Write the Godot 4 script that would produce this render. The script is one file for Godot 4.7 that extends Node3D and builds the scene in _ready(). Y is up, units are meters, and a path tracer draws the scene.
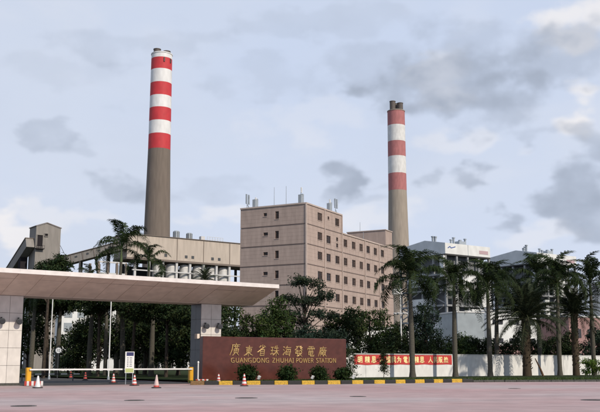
extends Node3D
# A power station behind its entrance gate. X is to the right, -Z is away from the camera, metres.
# Most of the site is laid out on one grid that is turned 35.4 degrees; the office block stands on another (62.2 degrees).

const TURN := 35.4
const OFFICE_TURN := 62.2

var M := {}
var T := {}
var used := {}
var rng := RandomNumberGenerator.new()


# ------------------------------------------------------------------ geometry collector
class Geo:
	var v := PackedVector3Array()
	var n := PackedVector3Array()
	var c := PackedColorArray()
	var uv := PackedVector2Array()
	var col := Color(1, 1, 1)
	var coloured := false
	var mapped := false

	func tri(a: Vector3, b: Vector3, d: Vector3) -> void:   # corners counter-clockwise as seen from outside
		var nn := (b - a).cross(d - a).normalized()
		v.append(a); v.append(d); v.append(b)
		for i in 3:
			n.append(nn)
		if coloured:
			for i in 3:
				c.append(col)

	func quad(a: Vector3, b: Vector3, d: Vector3, e: Vector3) -> void:
		tri(a, b, d)
		tri(a, d, e)

	func box(at: Vector3, size: Vector3, turn := Basis.IDENTITY) -> void:
		var h := size * 0.5
		var p := []
		for i in 8:
			p.append(at + turn * Vector3(h.x if i & 1 else -h.x, h.y if i & 2 else -h.y, h.z if i & 4 else -h.z))
		quad(p[4], p[5], p[7], p[6])
		quad(p[1], p[0], p[2], p[3])
		quad(p[5], p[1], p[3], p[7])
		quad(p[0], p[4], p[6], p[2])
		quad(p[6], p[7], p[3], p[2])
		quad(p[0], p[1], p[5], p[4])

	func bevel_box(at: Vector3, size: Vector3, b: float, turn := Basis.IDENTITY) -> void:
		# a box whose upright edges and top edges are cut at 45 degrees
		var h := size * 0.5
		var ring := func(y: float, inset: float) -> Array:
			var x := h.x - inset
			var z := h.z - inset
			return [Vector3(-x + b, y, z), Vector3(x - b, y, z), Vector3(x, y, z - b), Vector3(x, y, -z + b), Vector3(x - b, y, -z), Vector3(-x + b, y, -z), Vector3(-x, y, -z + b), Vector3(-x, y, z - b)]
		var r0: Array = ring.call(-h.y, 0.0)
		var r1: Array = ring.call(h.y - b, 0.0)
		var r2: Array = ring.call(h.y, b)
		for i in 8:
			var j := (i + 1) % 8
			quad(at + turn * r0[i], at + turn * r0[j], at + turn * r1[j], at + turn * r1[i])
			quad(at + turn * r1[i], at + turn * r1[j], at + turn * r2[j], at + turn * r2[i])
		for i in range(1, 7):
			tri(at + turn * r2[0], at + turn * r2[i], at + turn * r2[i + 1])
			tri(at + turn * r0[0], at + turn * r0[i + 1], at + turn * r0[i])

	func beam(a: Vector3, b: Vector3, w: float, t: float) -> void:   # a square bar from a to b
		var d := b - a
		var y := d.normalized()
		var x := y.cross(Vector3.UP)
		if x.length() < 0.01:
			x = Vector3.RIGHT
		x = x.normalized()
		box((a + b) * 0.5, Vector3(w, d.length(), t), Basis(x, y, x.cross(y)))

	func smooth_quad(p: Array, q: Array) -> void:   # p corners, q normals, counter-clockwise
		for k in [0, 2, 1, 0, 3, 2]:
			v.append(p[k])
			n.append(q[k])
			if coloured:
				c.append(col)

	func tube(pts: Array, radii: Array, sides := 8, cap := true) -> void:
		var rings := []
		var norms := []
		var side := Vector3.ZERO
		for i in pts.size():
			var d: Vector3 = (pts[min(i + 1, pts.size() - 1)] - pts[max(i - 1, 0)]).normalized()
			if side == Vector3.ZERO:
				side = d.cross(Vector3(0.31, 0.2, 0.93)).normalized()
				if absf(d.y) > 0.9:
					side = Vector3.RIGHT.slide(d).normalized()
			side = side.slide(d).normalized()
			var up := side.cross(d)
			var ring := []
			var nm := []
			for k in sides:
				var a := TAU * k / sides
				var o := side * cos(a) + up * sin(a)
				ring.append(pts[i] + o * radii[i])
				nm.append(o)
			rings.append(ring)
			norms.append(nm)
		for i in pts.size() - 1:
			for k in sides:
				var j := (k + 1) % sides
				smooth_quad([rings[i][j], rings[i][k], rings[i + 1][k], rings[i + 1][j]], [norms[i][j], norms[i][k], norms[i + 1][k], norms[i + 1][j]])
		if cap:
			var e := pts.size() - 1
			for k in range(1, sides - 1):
				tri(rings[e][0], rings[e][k + 1], rings[e][k])
				tri(rings[0][0], rings[0][k], rings[0][k + 1])

	func lathe(profile: Array, sides := 24, at := Vector3.ZERO) -> void:   # profile of [radius, height], upwards
		for i in profile.size() - 1:
			var r0: float = profile[i][0]
			var r1: float = profile[i + 1][0]
			var y0: float = profile[i][1]
			var y1: float = profile[i + 1][1]
			var sl := Vector2(y1 - y0, r0 - r1).normalized()
			for k in sides:
				var a := TAU * k / sides
				var b := TAU * (k + 1) / sides
				var da := Vector3(cos(a), 0, -sin(a))
				var db := Vector3(cos(b), 0, -sin(b))
				var na := (da * sl.x + Vector3.UP * sl.y)
				var nb := (db * sl.x + Vector3.UP * sl.y)
				smooth_quad([at + da * r0 + Vector3.UP * y0, at + db * r0 + Vector3.UP * y0, at + db * r1 + Vector3.UP * y1, at + da * r1 + Vector3.UP * y1], [na, nb, nb, na])

	func prism(outline: Array, z0: float, z1: float) -> void:   # outline of Vector2, counter-clockwise, pushed from z0 to z1 (z1 > z0)
		var m := outline.size()
		for i in m:
			var a: Vector2 = outline[i]
			var b: Vector2 = outline[(i + 1) % m]
			quad(Vector3(a.x, a.y, z1), Vector3(a.x, a.y, z0), Vector3(b.x, b.y, z0), Vector3(b.x, b.y, z1))
		var idx := Geometry2D.triangulate_polygon(PackedVector2Array(outline))
		for i in range(0, idx.size(), 3):
			var p: Vector2 = outline[idx[i]]
			var q: Vector2 = outline[idx[i + 1]]
			var r: Vector2 = outline[idx[i + 2]]
			if (q - p).cross(r - p) < 0:
				var s := q
				q = r
				r = s
			tri(Vector3(p.x, p.y, z1), Vector3(q.x, q.y, z1), Vector3(r.x, r.y, z1))
			tri(Vector3(p.x, p.y, z0), Vector3(r.x, r.y, z0), Vector3(q.x, q.y, z0))

	func sheet(outline: Array, y: float) -> void:   # a level polygon of Vector2(x, z)
		var idx := Geometry2D.triangulate_polygon(PackedVector2Array(outline))
		for i in range(0, idx.size(), 3):
			var p: Vector2 = outline[idx[i]]
			var q: Vector2 = outline[idx[i + 1]]
			var r: Vector2 = outline[idx[i + 2]]
			if (q - p).cross(r - p) > 0:
				var s := q
				q = r
				r = s
			tri(Vector3(p.x, y, p.y), Vector3(q.x, y, q.y), Vector3(r.x, y, r.y))

	func mesh() -> ArrayMesh:
		var a := []
		a.resize(Mesh.ARRAY_MAX)
		a[Mesh.ARRAY_VERTEX] = v
		a[Mesh.ARRAY_NORMAL] = n
		if coloured:
			a[Mesh.ARRAY_COLOR] = c
		if mapped:
			a[Mesh.ARRAY_TEX_UV] = uv
		var m := ArrayMesh.new()
		m.add_surface_from_arrays(Mesh.PRIMITIVE_TRIANGLES, a)
		return m


# ------------------------------------------------------------------ naming
func numbered(called: String) -> String:
	var k: int = used.get(called, 0)
	used[called] = k + 1
	return called if k == 0 else "%s_%03d" % [called, k]


func tag(o: Node3D, label: String, category: String, group := "") -> Node3D:
	o.set_meta("label", label)
	o.set_meta("category", category)
	if group:
		o.set_meta("group", group)
	return o


func thing(called: String, label: String, category: String, at: Vector3, turn := 0.0, group := "") -> Node3D:
	var o := Node3D.new()
	o.name = numbered(called)
	add_child(o)
	o.position = at
	o.rotation_degrees.y = turn
	tag(o, label, category, group)
	return o


func part(called: String, shape: Mesh, material: Material, parent: Node3D, at := Vector3.ZERO) -> MeshInstance3D:
	var o := MeshInstance3D.new()
	o.name = called
	o.mesh = shape
	o.material_override = material
	o.position = at
	parent.add_child(o, true)
	return o


func gpart(called: String, g: Geo, material: Material, parent: Node3D, at := Vector3.ZERO) -> MeshInstance3D:
	return part(called, g.mesh(), material, parent, at)


func boxpart(called: String, material: Material, parent: Node3D, at: Vector3, size: Vector3) -> MeshInstance3D:
	var g := Geo.new()
	g.box(at, size)
	return gpart(called, g, material, parent)


func structure(called: String, g: Geo, material: Material) -> MeshInstance3D:
	var o := gpart(numbered(called), g, material, self)
	o.set_meta("kind", "structure")
	return o


# ------------------------------------------------------------------ materials
func noise_tex(key: String, freq: float, octaves: int, lo: float, hi: float, sd: int, kind := FastNoiseLite.TYPE_SIMPLEX_SMOOTH) -> void:
	var f := FastNoiseLite.new()
	f.seed = sd
	f.noise_type = kind
	f.frequency = freq
	f.fractal_octaves = octaves
	var t := NoiseTexture2D.new()
	t.width = 512
	t.height = 512
	t.seamless = true
	t.noise = f
	var r := Gradient.new()
	r.set_color(0, Color(lo, lo, lo))
	r.set_color(1, Color(hi, hi, hi))
	t.color_ramp = r
	T[key] = t


func mat(key: String, rgb: Vector3, rough: float, tex := "", scale := Vector3(0.3, 0.3, 0.3), detail := "", detail_scale := 1.0) -> StandardMaterial3D:
	var m := StandardMaterial3D.new()
	m.albedo_color = Color(rgb.x, rgb.y, rgb.z).linear_to_srgb()
	m.roughness = rough
	if tex:
		m.albedo_texture = T[tex]
		m.uv1_triplanar = true
		m.uv1_world_triplanar = true
		m.uv1_scale = scale
	if detail:
		m.detail_enabled = true
		m.detail_albedo = T[detail]
		m.detail_blend_mode = BaseMaterial3D.BLEND_MODE_MUL
		m.uv2_triplanar = true
		m.uv2_world_triplanar = true
		m.uv2_scale = Vector3.ONE * detail_scale
		m.detail_uv_layer = BaseMaterial3D.DETAIL_UV_2
	M[key] = m
	return m


func make_materials() -> void:
	noise_tex("blotch", 0.012, 5, 0.74, 1.0, 11)
	noise_tex("fine", 0.09, 4, 0.8, 1.0, 12)
	noise_tex("coarse", 0.02, 6, 0.55, 1.0, 13)
	noise_tex("soft", 0.01, 3, 0.88, 1.0, 14)
	noise_tex("streak", 0.02, 4, 0.84, 1.0, 15)
	var s := Vector3(0.25, 0.25, 0.25)
	mat("canopy_panel", Vector3(0.8, 0.69, 0.58), 0.45, "soft", Vector3(0.21, 0.21, 0.21))
	mat("canopy_panel_warm", Vector3(0.78, 0.665, 0.555), 0.45, "soft", Vector3(0.17, 0.17, 0.17))
	mat("canopy_core", Vector3(0.3, 0.24, 0.2), 0.8)
	mat("fascia", Vector3(0.72, 0.68, 0.66), 0.4, "soft", Vector3(0.3, 0.3, 0.3))
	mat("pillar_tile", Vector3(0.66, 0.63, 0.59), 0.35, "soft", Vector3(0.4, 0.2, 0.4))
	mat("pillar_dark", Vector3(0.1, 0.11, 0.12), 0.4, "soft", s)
	mat("joint", Vector3(0.09, 0.085, 0.08), 0.9)
	mat("granite", Vector3(0.14, 0.043, 0.031), 0.22, "blotch", Vector3(0.22, 0.22, 0.22), "fine", 2.0)
	mat("gold", Vector3(0.75, 0.5, 0.2), 0.3)
	M.gold.metallic = 0.85
	mat("yellow_paint", Vector3(0.85, 0.52, 0.04), 0.6, "coarse", Vector3(0.6, 0.6, 0.6))
	mat("yellow_gate", Vector3(0.7, 0.36, 0.01), 0.45, "soft", s)
	mat("black_paint", Vector3(0.022, 0.022, 0.022), 0.6, "coarse", Vector3(0.7, 0.7, 0.7))
	mat("worn_paint", Vector3(0.3, 0.17, 0.06), 0.7, "coarse", Vector3(0.7, 0.7, 0.7))
	mat("kerb_stone", Vector3(0.1, 0.1, 0.09), 0.85, "coarse", Vector3(0.5, 0.5, 0.5))
	mat("white_wall", Vector3(0.74, 0.74, 0.72), 0.8, "soft", Vector3(0.35, 0.12, 0.35))
	mat("coping", Vector3(0.62, 0.62, 0.6), 0.8, "blotch", s)
	mat("banner", Vector3(0.55, 0.045, 0.04), 0.6, "soft", s)
	mat("banner_print", Vector3(0.85, 0.7, 0.34), 0.6)
	mat("office_wall", Vector3(0.45, 0.35, 0.305), 0.85, "streak", Vector3(0.12, 0.02, 0.12))
	mat("office_trim", Vector3(0.5, 0.41, 0.365), 0.85, "soft", Vector3(0.1, 0.1, 0.1))
	mat("string_course", Vector3(0.17, 0.13, 0.12), 0.85)
	mat("office_core", Vector3(0.1, 0.075, 0.065), 0.9)
	mat("glass_dark", Vector3(0.03, 0.028, 0.03), 0.08)
	mat("window_frame", Vector3(0.09, 0.05, 0.04), 0.6)
	mat("grey_metal", Vector3(0.32, 0.36, 0.4), 0.45, "soft", s)
	mat("dark_metal", Vector3(0.05, 0.055, 0.06), 0.5)
	mat("white_metal", Vector3(0.75, 0.75, 0.74), 0.4, "soft", s)
	mat("concrete_brown", Vector3(0.19, 0.155, 0.13), 0.9, "streak", Vector3(0.05, 0.005, 0.05))
	mat("concrete_pale", Vector3(0.36, 0.31, 0.26), 0.9, "streak", Vector3(0.05, 0.005, 0.05))
	mat("chimney_red", Vector3(0.55, 0.035, 0.045), 0.7, "soft", Vector3(0.04, 0.02, 0.04))
	mat("chimney_white", Vector3(0.78, 0.78, 0.78), 0.7, "soft", Vector3(0.04, 0.015, 0.04))
	mat("faded_red", Vector3(0.45, 0.17, 0.17), 0.8, "streak", Vector3(0.04, 0.012, 0.04))
	mat("faded_white", Vector3(0.74, 0.74, 0.73), 0.8, "streak", Vector3(0.04, 0.012, 0.04))
	mat("flue", Vector3(0.12, 0.1, 0.09), 0.7, "blotch", Vector3(0.1, 0.1, 0.1))
	mat("gallery", Vector3(0.52, 0.45, 0.385), 0.8, "streak", Vector3(0.1, 0.012, 0.1))
	mat("gallery_trim", Vector3(0.16, 0.13, 0.11), 0.8)
	mat("silo", Vector3(0.74, 0.73, 0.71), 0.6, "blotch", Vector3(0.1, 0.03, 0.1))
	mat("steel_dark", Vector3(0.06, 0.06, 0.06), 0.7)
	mat("steel_pale", Vector3(0.5, 0.5, 0.5), 0.6)
	mat("boiler_steel", Vector3(0.32, 0.33, 0.34), 0.6, "blotch", Vector3(0.1, 0.1, 0.1))
	mat("tower", Vector3(0.27, 0.25, 0.23), 0.85, "streak", Vector3(0.12, 0.015, 0.12))
	mat("tower_dark", Vector3(0.025, 0.022, 0.025), 0.9)
	mat("boiler_clad", Vector3(0.62, 0.65, 0.67), 0.5, "soft", Vector3(0.05, 0.02, 0.05))
	mat("boiler_white", Vector3(0.72, 0.73, 0.72), 0.6, "soft", Vector3(0.06, 0.03, 0.06))
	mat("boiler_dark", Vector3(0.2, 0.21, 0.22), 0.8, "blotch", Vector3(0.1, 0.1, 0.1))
	mat("blue_print", Vector3(0.05, 0.1, 0.3), 0.6)
	mat("rose_louvre", Vector3(0.42, 0.3, 0.32), 0.7)
	mat("shed_grey", Vector3(0.3, 0.34, 0.37), 0.6, "soft", Vector3(0.1, 0.1, 0.1))
	mat("rose_wall", Vector3(0.33, 0.2, 0.19), 0.85, "soft", Vector3(0.1, 0.1, 0.1))
	mat("roof_red", Vector3(0.24, 0.07, 0.05), 0.8, "blotch", s)
	mat("palm_trunk", Vector3(0.15, 0.14, 0.115), 0.9, "blotch", Vector3(0.5, 1.6, 0.5), "fine", 1.2)
	mat("date_trunk", Vector3(0.11, 0.085, 0.06), 0.95, "coarse", Vector3(0.9, 1.4, 0.9))
	mat("bark", Vector3(0.1, 0.08, 0.065), 0.95, "coarse", Vector3(0.5, 0.2, 0.5))
	mat("crownshaft", Vector3(0.07, 0.1, 0.035), 0.6, "soft", s)
	mat("grass", Vector3(0.055, 0.08, 0.03), 0.95, "coarse", Vector3(0.35, 0.35, 0.35), "fine", 1.0)
	mat("soil", Vector3(0.05, 0.062, 0.03), 0.95, "coarse", Vector3(0.1, 0.1, 0.1), "fine", 0.5)
	mat("asphalt", Vector3(0.075, 0.07, 0.07), 0.9, "coarse", Vector3(0.2, 0.2, 0.2), "fine", 1.0)
	mat("cone_red", Vector3(0.5, 0.05, 0.035), 0.5, "soft", Vector3.ONE)
	mat("cone_white", Vector3(0.75, 0.74, 0.73), 0.5, "soft", Vector3.ONE)
	mat("cone_pale", Vector3(0.6, 0.45, 0.42), 0.5, "soft", Vector3.ONE)
	mat("rubber", Vector3(0.02, 0.018, 0.018), 0.8)
	mat("iron", Vector3(0.05, 0.045, 0.045), 0.6, "coarse", Vector3.ONE)
	mat("old_line", Vector3(0.5, 0.42, 0.4), 0.8, "coarse", Vector3(1.3, 1.3, 1.3))
	mat("board_white", Vector3(0.72, 0.74, 0.72), 0.5)
	mat("board_blue", Vector3(0.03, 0.035, 0.12), 0.5)
	mat("board_green", Vector3(0.42, 0.48, 0.2), 0.5)
	mat("print_grey", Vector3(0.12, 0.13, 0.17), 0.6)
	mat("dead_frond", Vector3(0.16, 0.085, 0.04), 0.9, "coarse", Vector3.ONE)
	for key in ["tower_dark", "boiler_dark", "steel_dark", "bark", "date_trunk", "palm_trunk", "grass", "soil"]:
		M[key].metallic_specular = 0.15
	for key in ["leaf", "frond"]:
		var m := StandardMaterial3D.new()
		m.vertex_color_use_as_albedo = true
		m.roughness = 0.65 if key == "leaf" else 0.5
		m.cull_mode = BaseMaterial3D.CULL_DISABLED
		m.metallic_specular = 0.15
		m.backlight_enabled = true
		m.backlight = Color(0.015, 0.025, 0.008)
		M[key] = m


# ------------------------------------------------------------------ camera, sky, sun
func look() -> void:
	var cam := Camera3D.new()
	cam.name = "camera"
	add_child(cam)
	cam.position = Vector3(0, 1.45, 0)
	cam.rotation_degrees = Vector3(9.957, 0, 0)
	cam.fov = 25.83
	cam.near = 0.1
	cam.far = 6000.0
	cam.current = true

	var env := Environment.new()
	env.background_mode = Environment.BG_SKY
	var sky := Sky.new()
	var pano := PanoramaSkyMaterial.new()
	pano.panorama = sky_picture()
	sky.sky_material = pano
	env.sky = sky
	env.tonemap_mode = Environment.TONE_MAPPER_LINEAR
	env.tonemap_exposure = 1.0
	env.sdfgi_enabled = true
	env.ssao_enabled = true
	env.ssil_enabled = true
	var we := WorldEnvironment.new()
	we.name = "world_environment"
	we.environment = env
	add_child(we)

	# the sun stands behind the camera, 43 degrees to the right, 36 degrees up
	var sun := DirectionalLight3D.new()
	sun.name = "sun"
	add_child(sun)
	var to_sun := Vector3(sin(deg_to_rad(43.0)) * cos(deg_to_rad(36.0)), sin(deg_to_rad(36.0)), cos(deg_to_rad(43.0)) * cos(deg_to_rad(36.0)))
	sun.look_at_from_position(Vector3.ZERO, -to_sun)
	sun.light_energy = 1.25
	sun.light_color = Color(1.0, 0.95, 0.88)
	sun.light_angular_distance = 0.6
	sun.shadow_enabled = true


# cloud banks in view: azimuth, elevation (degrees), half width, half height, grey amount (negative: bright)
const BANKS := [[-16.2, 13.5, 1.38, 0.94, 0.50], [-14.7, 13.0, 2.14, 0.57, 0.30], [-11.4, 11.0, 2.14, 1.07, 0.60], [-9.0, 10.2, 3.77, 0.63, 0.35], [-5.5, 10.9, 2.52, 0.88, 0.25], [2.9, 11.7, 1.38, 1.19, 1.00], [1.7, 11.1, 0.88, 0.63, 0.60], [4.7, 10.6, 1.26, 0.50, 0.35], [9.0, 11.2, 1.01, 0.44, 0.60], [10.7, 11.4, 1.26, 0.88, 1.00], [13.0, 9.1, 1.38, 0.75, 1.00], [12.2, 8.5, 1.13, 0.38, 0.50], [17.6, 10.5, 2.26, 2.14, 1.00], [18.7, 12.8, 1.64, 2.52, 0.90], [16.3, 9.6, 1.76, 0.88, 0.85], [18.6, 8.3, 2.52, 1.51, 0.90], [9.8, 17.7, 4.72, 2.14, 0.75], [6.6, 17.2, 2.26, 1.01, 0.70], [12.9, 15.7, 3.77, 1.64, 0.75], [16.8, 18.4, 3.77, 2.14, 0.60], [11.5, 20.0, 4.40, 1.64, 0.50], [5.3, 19.1, 3.77, 1.38, 0.35], [15.4, 14.4, 2.52, 0.75, 0.50], [-2.0, 18.2, 4.40, 1.26, 0.25], [-9.9, 19.8, 5.66, 1.01, 0.30], [-15.5, 17.9, 4.40, 1.26, 0.20], [2.0, 21.6, 7.55, 0.88, 0.25], [17.9, 20.8, 3.02, 1.51, -0.90], [18.4, 14.7, 1.89, 1.64, -0.90], [-17.8, 7.9, 1.26, 1.26, -1.00], [-15.7, 9.0, 2.52, 0.75, -0.45], [9.2, 18.2, 1.89, 1.76, -0.55], [11.0, 13.9, 2.77, 0.88, -0.40], [-4.5, 9.4, 3.77, 0.88, -0.50], [-13.3, 9.1, 2.52, 0.63, -0.35], [4.5, 9.4, 3.14, 1.01, -0.40], [0.0, 15.4, 3.77, 1.01, -0.20], [15.4, 7.8, 2.52, 0.88, -0.40]]

var sky_base := FastNoiseLite.new()
var sky_puff := FastNoiseLite.new()
var sky_warp := FastNoiseLite.new()


func sky_colour(az: float, el: float) -> Color:
	# hazy blue air with grey and white clouds drifting through it, the same kind of sky all round
	var q := Vector3(sin(az) * cos(el), sin(el) * 2.2, -cos(az) * cos(el))
	var up := clampf(sin(el), 0.0, 1.0)
	var air := Vector3(0.69, 0.765, 0.92).lerp(Vector3(0.46, 0.565, 0.78), pow(up, 0.75))
	var a := sky_base.get_noise_3dv(q)
	var b := sky_puff.get_noise_3dv(q)
	var fine := sky_warp.get_noise_3dv(Vector3(q.x, q.y * 0.65, q.z) * 1.5 + Vector3(3, 1, 2))
	var cl := air.lerp(Vector3(0.69, 0.73, 0.81), 0.45 * smoothstep(-0.35, 0.45, a))
	var grey := smoothstep(0.06, 0.42, b + a * 0.35 + fine * 0.1) * 0.55
	var white := smoothstep(0.1, 0.5, -b + a * 0.2 + fine * 0.1) * 0.35
	if absf(az) < 0.5 and el < 0.6:
		var ad := rad_to_deg(az) + sky_warp.get_noise_3dv(q) * 2.0
		var ed := rad_to_deg(el) + sky_warp.get_noise_3dv(q + Vector3(7, 3, 1)) * 1.5
		var g := 0.0
		var l := 0.0
		for k in BANKS:
			var ex: float = (ad - k[0]) / k[2]
			var ey: float = (ed - k[1]) / k[3]
			var r := sqrt(ex * ex + ey * ey)
			if r < 1.6:
				var f := smoothstep(0.1, 0.75, 1.15 - r * 0.85 + fine * 0.7 + b * 0.5)
				if k[4] > 0.0:
					g = 1.0 - (1.0 - g) * (1.0 - f * k[4])
				else:
					l = maxf(l, -f * k[4])
		var edge := smoothstep(0.5, 0.4, absf(az)) * smoothstep(0.6, 0.5, el)
		grey = lerpf(grey, g + grey * 0.1, edge)
		white = lerpf(white, l + white * 0.4, edge)
	cl = cl.lerp(Vector3(0.87, 0.86, 0.885), clampf(white, 0.0, 1.0))
	cl = cl.lerp(Vector3(0.385, 0.44, 0.545), clampf(grey, 0.0, 1.0) * clampf(0.76 + 0.5 * b + 0.35 * fine, 0.0, 1.0))
	return Color(cl.x, cl.y, cl.z)


func sky_picture() -> ImageTexture:
	sky_base.seed = 5
	sky_base.frequency = 1.1
	sky_base.fractal_octaves = 5
	sky_puff.seed = 23
	sky_puff.frequency = 3.2
	sky_puff.fractal_octaves = 6
	sky_puff.fractal_gain = 0.52
	sky_warp.seed = 41
	sky_warp.frequency = 11.0
	sky_warp.fractal_octaves = 6
	var w := 1024
	var h := 512
	var im := Image.create(w, h, false, Image.FORMAT_RGBF)
	im.fill(Color(0.33, 0.34, 0.36))
	for y in h:
		var el := (0.5 - (y + 0.5) / h) * PI
		if el < -0.02:
			break
		for x in w:
			im.set_pixel(x, y, sky_colour(wrapf((x + 0.5) / w * TAU, -PI, PI), el))   # the left edge of the picture lies straight ahead
	im.resize(4096, 2048, Image.INTERPOLATE_CUBIC)
	w = 4096
	h = 2048
	for y in range(680, 1030):   # the same sky again, finer, where the photograph looks
		var el := (0.5 - (y + 0.5) / h) * PI
		for x in range(-300, 300):
			im.set_pixel(posmod(x, w), y, sky_colour((x + 0.5) / w * TAU, el))
	return ImageTexture.create_from_image(im)


# ------------------------------------------------------------------ ground
var kerb_line := [Vector2(-7.6, 63.35), Vector2(-4.5, 63.9), Vector2(0, 64.8), Vector2(3, 65.8), Vector2(7, 68.2), Vector2(12, 71.8), Vector2(16, 73.4), Vector2(25, 74.8), Vector2(48, 77.5)]


func along(line: Array, s: float) -> Array:   # [point, direction] at length s
	for i in line.size() - 1:
		var d: Vector2 = line[i + 1] - line[i]
		if s <= d.length() or i == line.size() - 2:
			return [line[i] + d.normalized() * s, d.normalized()]
		s -= d.length()
	return []


func build_ground() -> void:
	var g := Geo.new()
	g.sheet([Vector2(-2600, 400), Vector2(2600, 400), Vector2(2600, -2600), Vector2(-2600, -2600)], -0.03)
	structure("ground", g, M.soil)

	# the forecourt: pinkish worn paving with tyre marks, patches and stains
	var n1 := FastNoiseLite.new(); n1.seed = 3; n1.frequency = 0.05; n1.fractal_octaves = 5
	var n2 := FastNoiseLite.new(); n2.seed = 4; n2.frequency = 0.6; n2.fractal_octaves = 4
	var n3 := FastNoiseLite.new(); n3.seed = 8; n3.frequency = 0.22; n3.fractal_octaves = 4
	var W := 1024
	var data := PackedByteArray()
	data.resize(W * W * 3)
	for y in W:
		for x in W:
			var px := -60.0 + 120.0 * (x + 0.5) / W
			var pz := 88.0 - 104.0 * (y + 0.5) / W
			var a := n1.get_noise_2d(px, pz)
			var b := n2.get_noise_2d(px, pz)
			var tyre := n3.get_noise_2d(px * 0.16 + pz * 0.1, pz * 1.6 - px * 0.35)   # long streaks left by turning wheels
			var c := Vector3(0.70, 0.60, 0.595)
			c = c.lerp(Vector3(0.705, 0.65, 0.65), smoothstep(-0.1, 0.4, a) * 0.8)
			c = c.lerp(Vector3(0.69, 0.565, 0.56), smoothstep(0.05, 0.5, -a))
			c *= 1.0 + b * 0.09
			c *= 1.0 - 0.055 * smoothstep(0.12, 0.5, tyre)
			c *= 1.0 + 0.05 * smoothstep(0.1, 0.5, -tyre)
			var i := (y * W + x) * 3
			data[i] = int(clampf(c.x, 0, 1) * 255)
			data[i + 1] = int(clampf(c.y, 0, 1) * 255)
			data[i + 2] = int(clampf(c.z, 0, 1) * 255)
	var fm := StandardMaterial3D.new()
	fm.albedo_texture = ImageTexture.create_from_image(Image.create_from_data(W, W, false, Image.FORMAT_RGB8, data))
	fm.roughness = 0.75
	fm.detail_enabled = true
	fm.detail_albedo = T.fine
	fm.detail_blend_mode = BaseMaterial3D.BLEND_MODE_MUL
	fm.detail_uv_layer = BaseMaterial3D.DETAIL_UV_2
	fm.uv2_triplanar = true
	fm.uv2_world_triplanar = true
	fm.uv2_scale = Vector3.ONE * 0.8
	var p := PlaneMesh.new()
	p.size = Vector2(120, 104)
	var o := part("forecourt_road", p, fm, self, Vector3(0, 0, -36))
	o.set_meta("kind", "structure")

	# the drive behind the gate, and the raised planting strip behind the kerb
	var cs := Vector2(0.815, -0.58)    # along the frontage (x, z)
	var back := Vector2(-0.58, -0.815)
	var a0 := Vector2(-7.63, -69.7) - cs * 13.9 - back * 1.5
	var a1 := Vector2(-7.63, -69.7) - back * 1.5
	g = Geo.new()
	g.sheet([a0, a1, a1 + back * 38, a0 + back * 38], 0.006)
	structure("drive", g, M.asphalt)

	var outline := []
	for k in kerb_line:
		outline.append(Vector2(k.x, -k.y - 0.18))
	outline.append_array([Vector2(120, -84), Vector2(150, -190), Vector2(-20, -190), a1 + back * 70, a1 + back * 3 + cs * 0.6, a1 + cs * 0.6])
	g = Geo.new()
	g.sheet(outline, 0.14)
	structure("lawn", g, M.grass)
	g = Geo.new()
	var l0 := a0 - cs * 2.2 + back * 3
	g.sheet([l0, l0 + back * 70, l0 + back * 70 - cs * 80, l0 - cs * 80], 0.1)
	structure("lawn", g, M.grass)
	g = Geo.new()
	g.sheet([a0 + back * 38.2, a1 + back * 38.2, a1 + back * 80, a0 + back * 80], 0.1)
	structure("lawn", g, M.grass)

	# kerb: painted blocks, then bare stone
	var kerb := Node3D.new()
	kerb.name = "kerb"
	add_child(kerb)
	kerb.set_meta("kind", "structure")
	var s := 0.0
	var k := 0
	while s < 46.0:
		var at := along(kerb_line, s + 0.49)
		var d: Vector2 = at[1]
		var painted := s < 23.2
		var b := Geo.new()
		var hh := 0.27 if painted else 0.17
		b.bevel_box(Vector3(0, hh * 0.5, 0), Vector3(0.965, hh, 0.2), 0.025)
		var m: Material = M.worn_paint if k == 0 else (M.yellow_paint if k % 2 == 0 else M.black_paint)
		var e := gpart("kerb_block", b, m if painted else M.kerb_stone, kerb, Vector3(at[0].x, 0, -at[0].y))
		e.rotation.y = atan2(d.y, d.x) + rng.randf_range(-0.012, 0.012)
		s += 0.98
		k += 1

	# grass blades on the strip
	g = Geo.new()
	g.coloured = true
	for i in 5200:
		var u := rng.randf() * 42.0
		var at := along(kerb_line, u)
		var d: Vector2 = at[1]
		var f: float = 0.25 + pow(rng.randf(), 1.6) * 9.0
		var q: Vector2 = at[0] + Vector2(-d.y, d.x) * f
		var base := Vector3(q.x, 0.13, -q.y)
		g.col = Color(0.05, 0.075, 0.025) * rng.randf_range(0.6, 1.35)
		for j in 3:
			var an := rng.randf() * TAU
			var hgt := rng.randf_range(0.06, 0.17)
			var side := Vector3(cos(an), 0, sin(an)) * 0.035
			var lean := Vector3(rng.randf_range(-0.09, 0.09), hgt, rng.randf_range(-0.09, 0.09))
			g.tri(base - side, base + side, base + lean)
	var gr := gpart("grass_blades", g, M.leaf, self)
	gr.set_meta("kind", "stuff")
	tag(gr, "short ragged green grass on the strip behind the painted kerb", "grass")

	# iron covers and worn lane lines set in the paving
	var covers := [[-9.59, 31.9, 0.55, 1.1, "dark iron cover close to the bottom edge below the pale pillar"], [-6.64, 36.8, 0.5, 0.35, "thin dark iron cover below the blue and white notice board"], [-2.3, 39.3, 0.62, 0.75, "dark oval iron cover below the round clipped bushes"], [2.59, 41.0, 0.45, 0.35, "small dark iron cover in the paving below the young tree"], [12.66, 54.1, 0.45, 0.4, "small iron cover below the thick-stemmed date palm"], [11.9, 37.1, 0.7, 0.35, "long iron cover at the right edge of the pink paving"]]
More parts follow.
